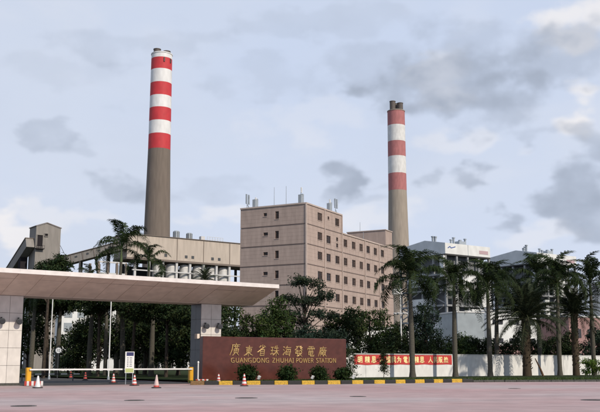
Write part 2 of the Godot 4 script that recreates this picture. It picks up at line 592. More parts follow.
	for c in covers:
		var t := thing("manhole_cover", c[4], "manhole cover", Vector3(c[0], 0.0, -c[1]), rng.randf() * 20.0, "iron covers in the forecourt")
		var rim := Geo.new()
		c[2] *= 0.68
		rim.lathe([[c[2] + 0.07, 0.003], [c[2] + 0.06, 0.014], [c[2], 0.016], [c[2], 0.005]], 28)
		gpart("rim", rim, M.kerb_stone, t)
		var lid := Geo.new()
		lid.lathe([[c[2] - 0.01, 0.004], [c[2] - 0.02, 0.013], [0.001, 0.014]], 28)
		for i in 5:
			lid.box(Vector3(0, 0.017, (i - 2) * c[2] * 0.3), Vector3(c[2] * 1.5 * sqrt(1.0 - pow((i - 2) * 0.3, 2)), 0.008, 0.05))
		gpart("lid", lid, M.iron, t)
	for ln in [[Vector2(-8.4, 56.6), Vector2(-4.4, 52.2)], [Vector2(-8.0, 60.8), Vector2(-2.0, 58.6)], [Vector2(-1.6, 58.4), Vector2(5.5, 56.4)], [Vector2(3.0, 50.5), Vector2(9.0, 51.5)]]:
		g = Geo.new()
		var dv: Vector2 = (ln[1] - ln[0]).normalized()
		var sd := Vector2(-dv.y, dv.x) * 0.07
		var pts := [ln[0] - sd, ln[1] - sd, ln[1] + sd, ln[0] + sd]
		g.quad(Vector3(pts[0].x, 0.005, -pts[0].y), Vector3(pts[1].x, 0.005, -pts[1].y), Vector3(pts[2].x, 0.005, -pts[2].y), Vector3(pts[3].x, 0.005, -pts[3].y))
		structure("lane_line", g, M.old_line)


# ------------------------------------------------------------------ entrance gate
func gate_point(x: float, z: float, y := 0.0) -> Vector3:
	var r := deg_to_rad(TURN)
	return Vector3(-7.63 + cos(r) * x + sin(r) * z, y, -69.7 - sin(r) * x + cos(r) * z)


func wall_point(x: float, z: float, y := 0.0) -> Vector3:
	var r := deg_to_rad(TURN)
	return Vector3(4.8 + cos(r) * x + sin(r) * z, y, -88.0 - sin(r) * x + cos(r) * z)


func build_gate() -> void:
	# canopy: a shallow hull of panels between a thin pale edge
	var c := thing("gate_canopy", "wide brown panelled entrance canopy with a thin white edge", "canopy", gate_point(0, 0), TURN)
	var x0 := -27.2
	var x1 := 4.55
	var core := Geo.new()
	var sec := [Vector2(-3.9, 7.4), Vector2(-3.9, 7.2), Vector2(-0.25, 6.06), Vector2(1.95, 6.06), Vector2(5.2, 7.2), Vector2(5.2, 7.4)]
	core.prism(sec, x0 + 0.05, x1 - 0.05)
	var co := gpart("core", core, M.canopy_core, c)
	co.rotation_degrees.y = 90.0
	var cols := 19
	var pw := (x1 - x0) / cols
	var slope := Vector2(-3.65, 1.14).normalized()   # (z towards the street is +, so the soffit rises outwards)
	for i in cols:
		var xa := x0 + pw * i + 0.013
		var xb := x0 + pw * (i + 1) - 0.013
		for row in [[0.0, 0.74], [0.748, 1.0]]:
			var za: float = lerpf(0.25, 3.9, row[0])
			var zb: float = lerpf(0.25, 3.9, row[1])
			var ya: float = lerpf(6.045, 7.185, row[0])
			var yb: float = lerpf(6.045, 7.185, row[1])
			var g := Geo.new()
			var t := Vector3(0, 0.03, 0)
			var lift := Vector3(0, -0.012 * rng.randf(), 0)
			g.quad(Vector3(xa, ya, za) + lift, Vector3(xa, yb, zb) + lift, Vector3(xb, yb, zb) + lift, Vector3(xb, ya, za) + lift)
			g.quad(Vector3(xa, ya, za) + t, Vector3(xb, ya, za) + t, Vector3(xb, yb, zb) + t, Vector3(xa, yb, zb) + t)
			g.quad(Vector3(xa, ya, za) + t, Vector3(xa, yb, zb) + t, Vector3(xa, yb, zb), Vector3(xa, ya, za))
			g.quad(Vector3(xb, ya, za), Vector3(xb, yb, zb), Vector3(xb, yb, zb) + t, Vector3(xb, ya, za) + t)
			gpart("soffit_panel", g, M.canopy_panel if (i * 7 + int(row[0] * 3)) % 3 else M.canopy_panel_warm, c)
		var f := Geo.new()
		f.box(Vector3((xa + xb) * 0.5, 6.04, -0.85), Vector3(xb - xa, 0.03, 2.17))
		gpart("soffit_panel", f, M.canopy_panel, c)
		var e := Geo.new()
		e.box(Vector3((xa + xb) * 0.5, 7.3, 3.96), Vector3(xb - xa + 0.022, 0.29, 0.1))
		gpart("edge_panel", e, M.fascia, c)
	var top := Geo.new()
	top.box(Vector3((x0 + x1) * 0.5, 7.43, -0.65), Vector3(x1 - x0, 0.05, 9.1))
	gpart("roof", top, M.fascia, c)
	var endp := Geo.new()
	endp.prism([Vector2(-3.9, 7.42), Vector2(-3.9, 7.19), Vector2(-0.25, 6.05), Vector2(1.95, 6.05), Vector2(5.2, 7.19), Vector2(5.2, 7.42)], x1 - 0.045, x1 + 0.01)
	var ep := gpart("end_panel", endp, M.canopy_panel, c)
	ep.rotation_degrees.y = 90.0

	# two tiled pillars
	for k in [[-15.66, "pale tiled gate pillar at the left edge, sunlit below a shaded top"], [0.0, "grey tiled gate pillar with a dark side, behind the red sign"]]:
		var p := thing("gate_pillar", k[1], "pillar", gate_point(k[0], 0), TURN, "pillars under the gate canopy")
		boxpart("core", M.joint, p, Vector3(0.9, 3.015, -0.8), Vector3(1.76, 6.03, 1.56))
		boxpart("plinth", M.kerb_stone, p, Vector3(0.9, 0.08, -0.8), Vector3(1.92, 0.16, 1.72))
		var tile := Geo.new()
		tile.box(Vector3.ZERO, Vector3(0.88, 1.15, 0.025))
		var tm := tile.mesh()
		var side := Geo.new()
		side.box(Vector3.ZERO, Vector3(0.025, 1.15, 0.78))
		var sm := side.mesh()
		for row in 5:
			var y := 0.16 + 1.17 * row + 0.585
			for col in 2:
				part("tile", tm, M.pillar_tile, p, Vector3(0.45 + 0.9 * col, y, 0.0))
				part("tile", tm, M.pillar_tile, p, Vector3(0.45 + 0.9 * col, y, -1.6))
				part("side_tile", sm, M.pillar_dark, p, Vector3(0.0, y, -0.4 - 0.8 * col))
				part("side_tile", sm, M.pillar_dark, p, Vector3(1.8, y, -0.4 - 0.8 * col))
		for col in 2:   # round floodlights on the face
			var fl := thing("floodlight", "dark round floodlight on %s of the %s gate pillar" % [["the left half", "the right half"][col], "pale left" if k[0] < -1.0 else "grey"], "floodlight", gate_point(k[0] + 0.32 + 1.16 * col, 0.02, 4.25 if k[0] < -1.0 else 4.28), TURN, "floodlights on the gate pillars")
			var body := Geo.new()
			body.tube([Vector3(0, 0, 0.02), Vector3(0, 0.02, 0.22), Vector3(0, 0.0, 0.42)], [0.13, 0.19, 0.21], 14)
			gpart("housing", body, M.dark_metal, fl)
			var lens := Geo.new()
			lens.tube([Vector3(0, 0, 0.421), Vector3(0, 0, 0.432)], [0.18, 0.17], 14)
			gpart("lens", lens, M.glass_dark, fl)
			var br := Geo.new()
			br.box(Vector3(0, 0.22, 0.12), Vector3(0.06, 0.14, 0.2))
			gpart("bracket", br, M.dark_metal, fl)
	var yb := thing("junction_box", "small pale yellow box on the dark side of the grey pillar", "box", gate_point(-0.02, -0.3, 3.35), TURN)
	boxpart("case", M.canopy_panel, yb, Vector3(-0.12, 0.18, 0), Vector3(0.2, 0.36, 0.42))
	boxpart("lid", M.gallery, yb, Vector3(-0.235, 0.18, 0), Vector3(0.02, 0.32, 0.38))

	# boom barriers
	for k in [[-13.45, 0.55, 1, 6.7, "yellow barrier post beside the pale left pillar with white boom"], [-0.85, 0.1, -1, 6.3, "yellow barrier post beside the grey pillar with white boom"]]:
		var b := thing("boom_barrier", k[4], "barrier", gate_point(k[0], k[1]), TURN, "boom barriers across the drive")
		var g := Geo.new()
		g.bevel_box(Vector3(0, 0.62, 0), Vector3(0.32, 1.14, 0.3), 0.03)
		gpart("housing", g, M.yellow_gate, b)
		boxpart("base_plate", M.dark_metal, b, Vector3(0, 0.025, 0), Vector3(0.52, 0.05, 0.46))
		boxpart("door", M.yellow_gate, b, Vector3(0.0, 0.58, 0.158), Vector3(0.24, 0.8, 0.016))
		g = Geo.new()
		g.box(Vector3(k[2] * k[3] * 0.5, 1.06, 0.23), Vector3(k[3], 0.1, 0.06))
		gpart("boom", g, M.white_metal, b)
		g = Geo.new()
		for i in 9:
			g.box(Vector3(k[2] * (0.9 + i * 0.62), 1.003, 0.23), Vector3(0.2, 0.015, 0.065))
		gpart("rubber_strip", g, M.rubber, b)
		g = Geo.new()
		g.box(Vector3(k[2] * k[3] + k[2] * 0.06, 1.06, 0.23), Vector3(0.12, 0.12, 0.08))
		gpart("tip", g, M.dark_metal, b)
	# far striped bar on the drive
	var bar := thing("striped_bar", "thin black and white striped bar low across the drive", "barrier", gate_point(-13.2, -14.0), TURN)
	var g2 := Geo.new()
	for k in [0.0, 4.2, 8.6]:
		g2.box(Vector3(k, 0.28, 0), Vector3(0.08, 0.56, 0.08))
	gpart("stand", g2, M.dark_metal, bar)
	for i in 18:
		boxpart("stripe", M.white_metal if i % 2 else M.black_paint, bar, Vector3(-0.6 + i * 0.56, 0.59, 0), Vector3(0.55, 0.07, 0.05))

	# striped blocks at the foot of the barriers
	for k in [[-13.2, 1.0, 8, 1.2, "red and white striped block at the foot of the pale pillar"], [-0.25, 0.75, 6, 0.95, "red and white striped block beside the grey pillar"]]:
		var b := thing("striped_block", k[4], "block", gate_point(k[0], k[1]), TURN - 20.0, "striped blocks at the barriers")
		var w: float = k[3] / k[2]
		for i in k[2]:
			var g := Geo.new()
			g.box(Vector3(-k[3] * 0.5 + w * (i + 0.5), 0.15, 0), Vector3(w - 0.004, 0.3, 0.3))
			gpart("stripe", g, M.cone_white if i % 2 else M.cone_red, b)
	var po := thing("white_post", "slim white post standing behind the striped block at the grey pillar", "post", gate_point(-0.42, 0.45), TURN)
	var g3 := Geo.new()
	g3.tube([Vector3.ZERO, Vector3(0, 1.5, 0)], [0.055, 0.05], 10)
	gpart("pole", g3, M.white_metal, po)
	g3 = Geo.new()
	g3.lathe([[0.07, 1.49], [0.08, 1.55], [0.05, 1.63], [0.001, 1.65]], 10)
	gpart("knob", g3, M.white_metal, po)

	# traffic cones
	var cones := [[-15.8, 55.16, 0.78, 0, "plain pale traffic cone with a dark top near the pale pillar"], [-14.12, 69.24, 0.72, 1, "red and white banded cone left of the blue-topped notice board"], [-11.11, 61.4, 0.72, 1, "red and white banded cone just below the notice board"], [-8.65, 55.16, 0.78, 2, "plain pale red cone standing alone, right of the banded cones"], [-5.82, 65.4, 0.74, 1, "red and white banded cone against the kerb under the sign's left end"], [-3.66, 60.04, 0.8, 1, "red and white banded cone in front of the first round bush"], [-22.2, 88.5, 0.75, 3, "small dark cone far down the drive under the boom, left one"], [-18.9, 80.5, 0.75, 3, "small dark cone on the drive under the boom, right one"]]
	for k in cones:
		var t := thing("traffic_cone", k[4], "traffic cone", Vector3(k[0], 0.008, -k[1]), rng.randf() * 60.0, "traffic cones on the forecourt")
		var hh: float = k[2]
		var g := Geo.new()
		g.bevel_box(Vector3(0, 0.03, 0), Vector3(0.5, 0.06, 0.5), 0.03)
		gpart("base", g, M.rubber, t)
		var bands := [0.06, 0.2, 0.36, 0.5, 0.64, 0.78, 0.93, 1.0]
		for i in 7:
			var a: float = bands[i]
			var b: float = bands[i + 1]
			g = Geo.new()
			g.lathe([[lerpf(0.185, 0.035, a), a * hh], [lerpf(0.185, 0.035, b), b * hh]], 18)
			var m: Material = M.cone_white if i % 2 else M.cone_red
			if k[3] == 0:
				m = M.rubber if i == 6 else M.cone_white
			elif k[3] == 2:
				m = M.cone_red if i == 0 else M.cone_pale
			elif k[3] == 3:
				m = M.rubber if i % 2 == 0 else M.cone_red
			gpart("band", g, m, t)
		g = Geo.new()
		g.lathe([[0.035, hh], [0.02, hh + 0.01], [0.001, hh + 0.01]], 12)
		gpart("tip", g, M.rubber, t)

	# notice board, round sign, slim poles behind the boom
	var nb := thing("notice_board", "upright white notice board with a dark blue heading behind the boom", "notice board", gate_point(-6.35, 1.1), 12.0)
	boxpart("panel", M.board_white, nb, Vector3(0, 1.55, 0), Vector3(0.64, 1.5, 0.07))
	boxpart("heading", M.board_blue, nb, Vector3(0.02, 2.13, 0.038), Vector3(0.5, 0.26, 0.01))
	boxpart("footer", M.board_green, nb, Vector3(0, 0.98, 0.038), Vector3(0.56, 0.28, 0.01))
	var pr := Geo.new()
	for i in 5:
		pr.box(Vector3(-0.13, 1.86 - i * 0.145, 0.039), Vector3(0.1, 0.06, 0.008))
		pr.box(Vector3(0.08, 1.86 - i * 0.145, 0.039), Vector3(0.18 - 0.03 * (i % 2), 0.05, 0.008))
	gpart("print", pr, M.print_grey, nb)
	var lg := Geo.new()
	for s in [-0.24, 0.24]:
		lg.box(Vector3(s, 0.42, -0.02), Vector3(0.05, 0.84, 0.05))
	gpart("stand", lg, M.grey_metal, nb)
	var rs := thing("speed_sign", "round white traffic sign on a thin pole under the canopy", "sign", Vector3(-23.9, 0, -90.0), 12.0)
	var g4 := Geo.new()
	g4.tube([Vector3(0, 0, -0.03), Vector3(0, 3.1, -0.03)], [0.035, 0.035], 8)
	gpart("pole", g4, M.dark_metal, rs)
	g4 = Geo.new()
	g4.tube([Vector3(0, 2.75, 0.0), Vector3(0, 2.75, 0.03)], [0.3, 0.3], 24)
	gpart("rim", g4, M.print_grey, rs)
	g4 = Geo.new()
	g4.tube([Vector3(0, 2.75, 0.031), Vector3(0, 2.75, 0.036)], [0.25, 0.25], 24)
	gpart("face", g4, M.board_white, rs)
	g4 = Geo.new()
	stroke(g4, [Vector2(-0.14, 0.13), Vector2(-0.05, 0.13), Vector2(-0.14, -0.02), Vector2(-0.06, -0.05), Vector2(-0.14, -0.12)], 0.045, 0.02, Vector3(0, 2.75, 0.036))
	stroke(g4, [Vector2(0.04, 0.12), Vector2(0.14, 0.12), Vector2(0.14, -0.12), Vector2(0.04, -0.12), Vector2(0.04, 0.12)], 0.045, 0.02, Vector3(0, 2.75, 0.036))
	gpart("number", g4, M.print_grey, rs)
	for k in [[-23.6, 86.0, 8.5, "slim white pole under the canopy near the round sign"], [-17.6, 84.0, 9.0, "slim white pole under the canopy, left of the notice board"]]:
		var t := thing("slim_pole", k[3], "pole", Vector3(k[0], 0.0, -k[1]), 0.0, "slim poles along the drive")
		var g := Geo.new()
		g.tube([Vector3.ZERO, Vector3(0.0, k[2], 0)], [0.065, 0.045], 10)
		gpart("shaft", g, M.white_metal, t)
		g = Geo.new()
		g.tube([Vector3(0, 0.005, 0), Vector3(0, 0.3, 0)], [0.12, 0.1], 10)
		gpart("foot", g, M.grey_metal, t)
		g = Geo.new()
		g.box(Vector3(0.45, k[2], 0), Vector3(1.0, 0.07, 0.18))
		gpart("lamp_head", g, M.grey_metal, t)


# brush strokes: a polyline drawn as a raised ribbon that swells and tapers
func stroke(g: Geo, pts: Array, width: float, depth: float, at: Vector3, taper := 0.0) -> void:
	for i in pts.size() - 1:
		var a: Vector2 = pts[i]
		var b: Vector2 = pts[i + 1]
		var d := (b - a).normalized()
		var s := Vector2(-d.y, d.x) * width * 0.5
		var e := width * 0.25
		var t0 := 1.0 - taper * (0.35 if i == 0 else 0.1)
		var t1 := 1.0 - taper * (1.0 if i == pts.size() - 2 else 0.1)
		var q := [a - d * e - s * t0, b + d * e * t1 - s * t1, b + d * e * t1 + s * t1, a - d * e + s * t0]
		var f := []
		var r := []
		for p in q:
			f.append(at + Vector3(p.x, p.y, depth + 0.0007 * i))
			r.append(at + Vector3(p.x, p.y, 0))
		g.quad(f[0], f[1], f[2], f[3])
		for k in 4:
			var j := (k + 1) % 4
			g.quad(r[k], r[j], f[j], f[k])


# strokes on a grid of ten: points "x,y" joined by spaces, strokes parted by "/"
const GLYPHS := {
	"guang": "5,10 5.4,9.1/1.5,8.7 9,8.9/2,8.7 1.8,5 0.2,0.5/3.3,7.5 8.2,7.6/4.6,8.3 4.7,6.3/6.6,8.4 6.5,6.3/4.6,6.3 6.5,6.3/3.6,5.4 3.7,2.6/3.6,5.4 7.8,5.5 7.6,2.6/3.7,4 7.6,4/3.7,2.6 7.6,2.6/5.6,6.3 5.6,2.6/4.6,2.2 3,0.3/6.6,2.2 8.6,0.4",
	"dong": "1.5,8.2 8.6,8.4/2.6,6.8 2.8,4/2.6,6.8 7.6,6.9 7.3,4/2.8,5.4 7.4,5.4/2.8,4 7.3,4/5,10 5,0/4.8,4 3,2 0.4,0.8/5.2,4 7,2.2 9.8,1",
	"sheng": "5,10 5,7.2/3.4,9.2 2,7.6/6.8,9.2 8.4,8/7,8 4.5,6.2 0.8,3.4/3.2,5.6 3.2,0.2/3.2,5.6 7.4,5.7 7.4,0.2/3.2,3.9 7.4,3.9/3.2,2.2 7.4,2.2/3.2,0.5 7.4,0.5",
	"zhu": "0.4,8.4 3.6,8.6/0.6,5.4 3.4,5.6/0.2,2 3.8,2.8/2,8.5 2,2.3/5.4,9.6 4.4,7.2/5,7.6 9,7.8/4,5.2 9.8,5.4/7,10 7,0/6.8,5 5.6,2.8 3.8,1/7.2,5 8.4,3 9.9,1.4",
	"hai": "1,9 2,8/0.4,6.2 1.4,5.4/0.4,1 2.4,4/4.6,10 3,7.4/4,8.4 9.4,8.6/4.2,6.6 3.6,1.8 8.6,1.8/4.2,6.6 8.8,6.7 8.2,0.2 7.4,0.4/2.8,4.2 9.8,4.3/6,6 6.2,5/5.8,3.6 6,2.6",
	"fa": "1.5,9.4 4,9.4 1,6/2,8 3,7.4/5.2,9.8 7,7.4 9.8,6/7.8,9.6 6.6,8.6/9,8.4 7.8,7.6/1.8,5.8 4.2,5.8 4.2,4.4 1.8,4.4 1.6,3 4.4,3 4,0.2 3,0.6/6.2,5.8 5.8,4/6.2,5.8 8,5.8 8.2,4.2 9.4,4.2/5.4,3 8.6,3 5,0.2/5.8,2.4 9.6,0",
	"dian": "2,9.4 8,9.6/1,7.8 1,6.2/1,7.8 9.2,8 8.6,6.4/5,9.4 5,5.4/2.8,7 3.8,6.8/2.8,6 3.8,5.8/6.2,7 7.4,6.8/6.2,6 7.4,5.8/2.4,4.6 2.6,1.6/2.4,4.6 7.6,4.7 7.4,1.6/2.5,3.2 7.5,3.2/2.6,1.6 7.4,1.6/5,4.6 5,0.3 9,0.3 9.4,1.6",
	"chang": "5,10 5.3,9.1/1.4,8.6 9.2,8.8/1.8,8.6 1.6,5 0,0.4/2.8,7.6 3.4,6.8/4.2,8 4.2,6/5.6,7.6 5,6.8/2.6,6 2.6,0.6/2.6,6 5.8,6 5.8,0.6/3.4,4.4 5,4.4 5,2.6 3.4,2.6 3.4,4.4/7.4,8 6.4,5.4/7,6.2 9.8,6.4/8.8,6.2 8,3 6,0.4/7,5 8.2,2.4 9.9,0.4",
	"ming": "1,9 1,1.5/1,9 4,9 4,1.5/1,5.2 4,5.2/1,1.8 4,1.8/5.8,9.6 5.8,4 4.6,0.3/5.8,9.6 9.2,9.6 9.2,0.4 8,0.6/5.8,6.8 9.2,6.8/5.8,4 9.2,4",
	"jing": "0.6,9 1.4,6.8/4,9 3,6.8/0.2,5.8 4.4,5.8/2.3,10 2.3,0/2.2,5 0.2,2/2.5,5 4.2,3.2/5,8.8 9.8,8.8/5.4,7.3 9.4,7.3/4.8,5.8 9.9,5.8/7.4,10 7.4,5.8/5.8,4.6 5.8,0/5.8,4.6 9,4.6 9,0.2/5.8,3.2 9,3.2/5.8,1.8 9,1.8",
	"si": "2,9.6 2,4.4/2,9.6 8,9.6 8,4.4/2,7 8,7/5,9.6 5,4.4/2,4.4 8,4.4/1,2.8 0.4,0.6/3,3.4 3.2,0.4 7,0.4 7.4,1.6/5,3.2 5.6,2/8.4,3 9.6,1.2",
	"guo": "1,9.6 1,0.2/1,9.6 9,9.6 9,0.2/1,0.6 9,0.6/2.8,7.6 7.2,7.6/3,5 7,5/2.6,2.4 7.4,2.4/5,7.6 5,2.4/6.2,4 7,3.2",
	"wei": "2.4,9.4 3.4,8.2/0.6,6.6 8.8,6.6 8,0.6 6.8,1/4.8,9.8 4.4,5 0.8,0.4/5.6,4.4 6.4,3",
	"min": "1.6,9.4 1.6,0.6 4,1.8/1.6,9.4 8.4,9.4 8.4,6.8/1.6,6.8 8.4,6.8/1.6,4.2 9.6,4.2/5,6.8 6.4,2.4 8.8,0.4 9.6,1.8",
	"ren": "5,9.8 4.8,6 3,2.8 0.4,0.4/5,6.4 6.6,3 9.8,0.4",
	"fu": "1.2,9.4 1.2,3 0.4,0.4/1.2,9.4 3.8,9.4 3.8,0.6/1.2,6.8 3.8,6.8/1.2,4.2 3.8,4.2/5.4,9.4 5.4,0.2/5.4,9.4 8.8,9.4 8.6,7.4/5.4,5.4 9,5.4 5.8,0.4/6.2,4 9.8,0.2",
	"re": "0.6,8 4.4,8/2.4,9.8 2.4,3.8 1.6,4.2/0.4,5.2 4.4,6.4/6.4,9.8 6.2,6 4.8,3.8/5,8 8.8,8 8.8,4.4 9.8,4.4/5.4,6.6 6.6,5.6/1,2.4 0.4,0.4/3.4,2.4 3.8,0.6/6,2.4 6.6,0.6/8.6,2.4 9.6,0.4",
}


func glyph(called: String, size: float, width: float, depth: float, taper: float, lean := 0.0) -> ArrayMesh:
	var g := Geo.new()
	var n := 0
	for line in String(GLYPHS[called]).split("/"):
		var pts := []
		for xy in line.split(" "):
			var q := xy.split(",")
			var v := Vector2(float(q[0]) - 5.0, float(q[1])) * size * 0.1
			v.x += v.y * lean
			pts.append(v)
		stroke(g, pts, width, depth + 0.002 * (n % 5), Vector3.ZERO, taper)
		n += 1
	return g.mesh()


func build_sign() -> void:
	var s := thing("entrance_sign", "long dark red granite sign wall with gold lettering", "sign wall", gate_point(0, 0.3), TURN)
	var g := Geo.new()
	g.bevel_box(Vector3(6.85, 1.83, 0), Vector3(13.9, 3.38, 0.5), 0.03)
	gpart("slab", g, M.granite, s)
	boxpart("plinth", M.kerb_stone, s, Vector3(6.85, 0.06, 0), Vector3(14.1, 0.16, 0.64))
	var xs := [2.72, 3.95, 5.2, 6.4, 7.62, 8.75, 9.98, 11.2]
	var keys := ["guang", "dong", "sheng", "zhu", "hai", "fa", "dian", "chang"]
	var sizes := [1.05, 0.92, 0.95, 0.92, 0.86, 0.92, 0.9, 0.92]
	for i in 8:
		part("character", glyph(keys[i], sizes[i] * 0.92, 0.075, 0.05, 0.55, 0.12), M.gold, s, Vector3(xs[i], 2.03 + [0.02, -0.02, 0.02, 0.0, 0.03, 0.0, 0.02, -0.02][i], 0.25))
	var font := SystemFont.new()
	font.font_names = PackedStringArray(["Droid Sans"])
	var words := [["GUANGDONG", 2.35, 3.52], ["ZHUHAI", 6.2, 2.1], ["POWER", 8.5, 1.75], ["STATION", 10.55, 2.05]]
	for w in words:
		var tm := TextMesh.new()
		tm.text = w[0]
		tm.font = font
		tm.font_size = 40
		tm.pixel_size = 0.0128
		tm.depth = 0.05
		tm.horizontal_alignment = HORIZONTAL_ALIGNMENT_LEFT
		tm.vertical_alignment = VERTICAL_ALIGNMENT_CENTER
		var o := part("lettering", tm, M.gold, s, Vector3(w[1], 1.71, 0.275))
		var wide: float = tm.get_aabb().size.x
		if wide > 0.1:
			o.scale.x = w[2] / wide

	# ground floodlights in front of the sign, round clipped bushes
	for k in [[2.9, 4.4, "small white ground light under the sign's first letters"], [7.0, 5.6, "small white ground light between the first and second round bushes"], [10.2, 6.6, "small white ground light between the second and third round bushes"]]:
		var l := thing("ground_light", k[2], "floodlight", gate_point(k[0], k[1] - 0.6, 0.14), TURN - 140.0, "ground lights before the sign")
		var b := Geo.new()
		b.box(Vector3(0, 0.3, 0), Vector3(0.36, 0.24, 0.16), Basis(Vector3.RIGHT, -0.5))
		gpart("housing", b, M.white_metal, l)
		b = Geo.new()
		b.box(Vector3(0, 0.31, 0.086), Vector3(0.3, 0.18, 0.01), Basis(Vector3.RIGHT, -0.5))
		gpart("glass", b, M.glass_dark, l)
		b = Geo.new()
		b.box(Vector3(0, 0.1, 0), Vector3(0.06, 0.22, 0.06))
		b.box(Vector3(0, 0.015, 0), Vector3(0.2, 0.03, 0.16))
		gpart("stand", b, M.dark_metal, l)
	var bushes := [[-3.95, 68.0, 0.63, "large round clipped bush under the sign's second and third characters"], [-0.95, 69.0, 0.60, "round clipped bush under the middle of the red sign"], [1.5, 70.2, 0.52, "smaller round bush under the last gold characters"], [3.35, 71.4, 0.5, "small loose bush at the right end of the red sign"]]
	var bi := 0
	for b in bushes:
		var t := thing("round_bush", b[3], "bush", Vector3(b[0], 0.14, -b[1]), rng.randf() * 300.0, "clipped bushes before the sign")
		var r: float = b[2]
		var lobes := [[Vector3(0, r * 1.0, 0), Vector3(r, r * 0.85, r)], [Vector3(r * 0.25, r * 1.3, 0.1), Vector3(r, r, r) * 0.5], [Vector3(-r * 0.3, r * 0.75, 0.1), Vector3(r, r, r) * 0.6]]
		part("crown", crown(lobes, 2600, 0.1, Color(0.02, 0.034, 0.013), 70 + bi, 0.35), M.leaf, t)
		var st := Geo.new()
		for j in 4:
			var an := j * 1.7
			st.tube([Vector3(cos(an) * 0.05, 0, sin(an) * 0.05), Vector3(cos(an) * 0.25, 0.45 * r, sin(an) * 0.25), Vector3(cos(an) * 0.4, r, sin(an) * 0.4)], [0.03, 0.025, 0.012], 6)
		gpart("stem", st, M.bark, t)
		bi += 1


# ------------------------------------------------------------------ white wall with banner
func build_wall() -> void:
	var w := thing("boundary_wall", "low white rendered boundary wall behind the palms", "wall", wall_point(0, 0), TURN)
	var x := -4.0
	var i := 0
	while x < 62.0:
		var len := 6.0
		boxpart("wall_panel", M.white_wall, w, Vector3(x + len * 0.5, 1.18, -0.12), Vector3(len - 0.03, 2.36, 0.2))
		boxpart("coping", M.coping, w, Vector3(x + len * 0.5, 2.4, -0.12), Vector3(len - 0.012, 0.08, 0.28))
		if i > 3:
			boxpart("wall_post", M.white_wall, w, Vector3(x, 1.19, -0.12), Vector3(0.3, 2.38, 0.26))
		x += len
		i += 1
	var b := thing("red_banner", "red banner with yellow characters fixed along the white wall", "banner", wall_point(0, 0), TURN)
	var g := Geo.new()
	# the cloth hangs in shallow waves
	var nx := 56
	var bx0 := 0.55
	var bx1 := 13.7
	for k in nx:
		var xa := lerpf(bx0, bx1, float(k) / nx)
		var xb := lerpf(bx0, bx1, float(k + 1) / nx)
		for r in 4:
			var p := []
			for q in [[xa, r], [xb, r], [xb, r + 1], [xa, r + 1]]:
				var yy: float = 1.36 + 0.96 * q[1] / 4.0
				var sag: float = 0.025 * sin(q[0] * 2.1) * (1.0 - q[1] / 4.0)
				p.append(Vector3(q[0], yy + sag, 0.012 + 0.012 * sin(q[0] * 3.7 + q[1] * 0.9)))
			g.quad(p[0], p[1], p[2], p[3])
	gpart("cloth", g, M.banner, b)
	var marks := [["ming", 1.25], ["jing", 2.17], ["si", 3.0], ["ren", 4.0], ["guo", 4.95], ["min", 5.6], ["wei", 6.32], ["dian", 7.15], ["fu", 7.9], ["jing", 8.68], ["si", 9.44], ["ren", 10.62], ["min", 11.32], ["fu", 12.04], ["re", 12.82]]
	for m in marks:
		part("character", glyph(m[0], 0.6, 0.085, 0.012, 0.0), M.banner_print, b, Vector3(m[1], 1.55, 0.027))


# ------------------------------------------------------------------ foliage
func crown(lobes: Array, count: int, leaf: float, colour: Color, sd: int, shell := 0.45) -> ArrayMesh:
	# many small leaf-shaped faces, gathered in clumps that fill the lobes
	var r := RandomNumberGenerator.new()
	r.seed = sd
	var g := Geo.new()
	g.coloured = true
	var volume := 0.0
	for l in lobes:
		volume += pow(l[1].x * l[1].y * l[1].z, 0.667)
	for l in lobes:
		var share := int(count * pow(l[1].x * l[1].y * l[1].z, 0.667) / volume)
		var clumps := maxi(4, int(share / 22.0))
		for k in clumps:
			var d := Vector3(r.randfn(), r.randfn(), r.randfn()).normalized()
			var rad := 1.0 - shell * pow(r.randf(), 1.5)
			var cpos: Vector3 = l[0] + d * rad * l[1]
			var tone := r.randf_range(0.6, 1.45)
			var warm := r.randf_range(-0.12, 0.16)
			var spread := leaf * 2.6
			for j in 22:
				var p := cpos + Vector3(r.randfn(), r.randfn() * 0.75, r.randfn()) * spread * 0.62
				var out := (d * 0.7 + Vector3(r.randfn(), r.randfn() + 0.5, r.randfn()) * 0.6).normalized()
				var a := out.cross(Vector3(r.randfn(), r.randfn(), r.randfn())).normalized()
				var b := out.cross(a)
				var s := leaf * r.randf_range(0.6, 1.3)
				var tn := tone * r.randf_range(0.8, 1.2)
				g.col = Color(colour.r * tn * (1.0 + warm), colour.g * tn, colour.b * tn * (1.0 - warm))
				g.quad(p - a * s, p - b * s * 0.42 + out * s * 0.15, p + a * s, p + b * s * 0.42 + out * s * 0.15)
	return g.mesh()


var crowns := {}


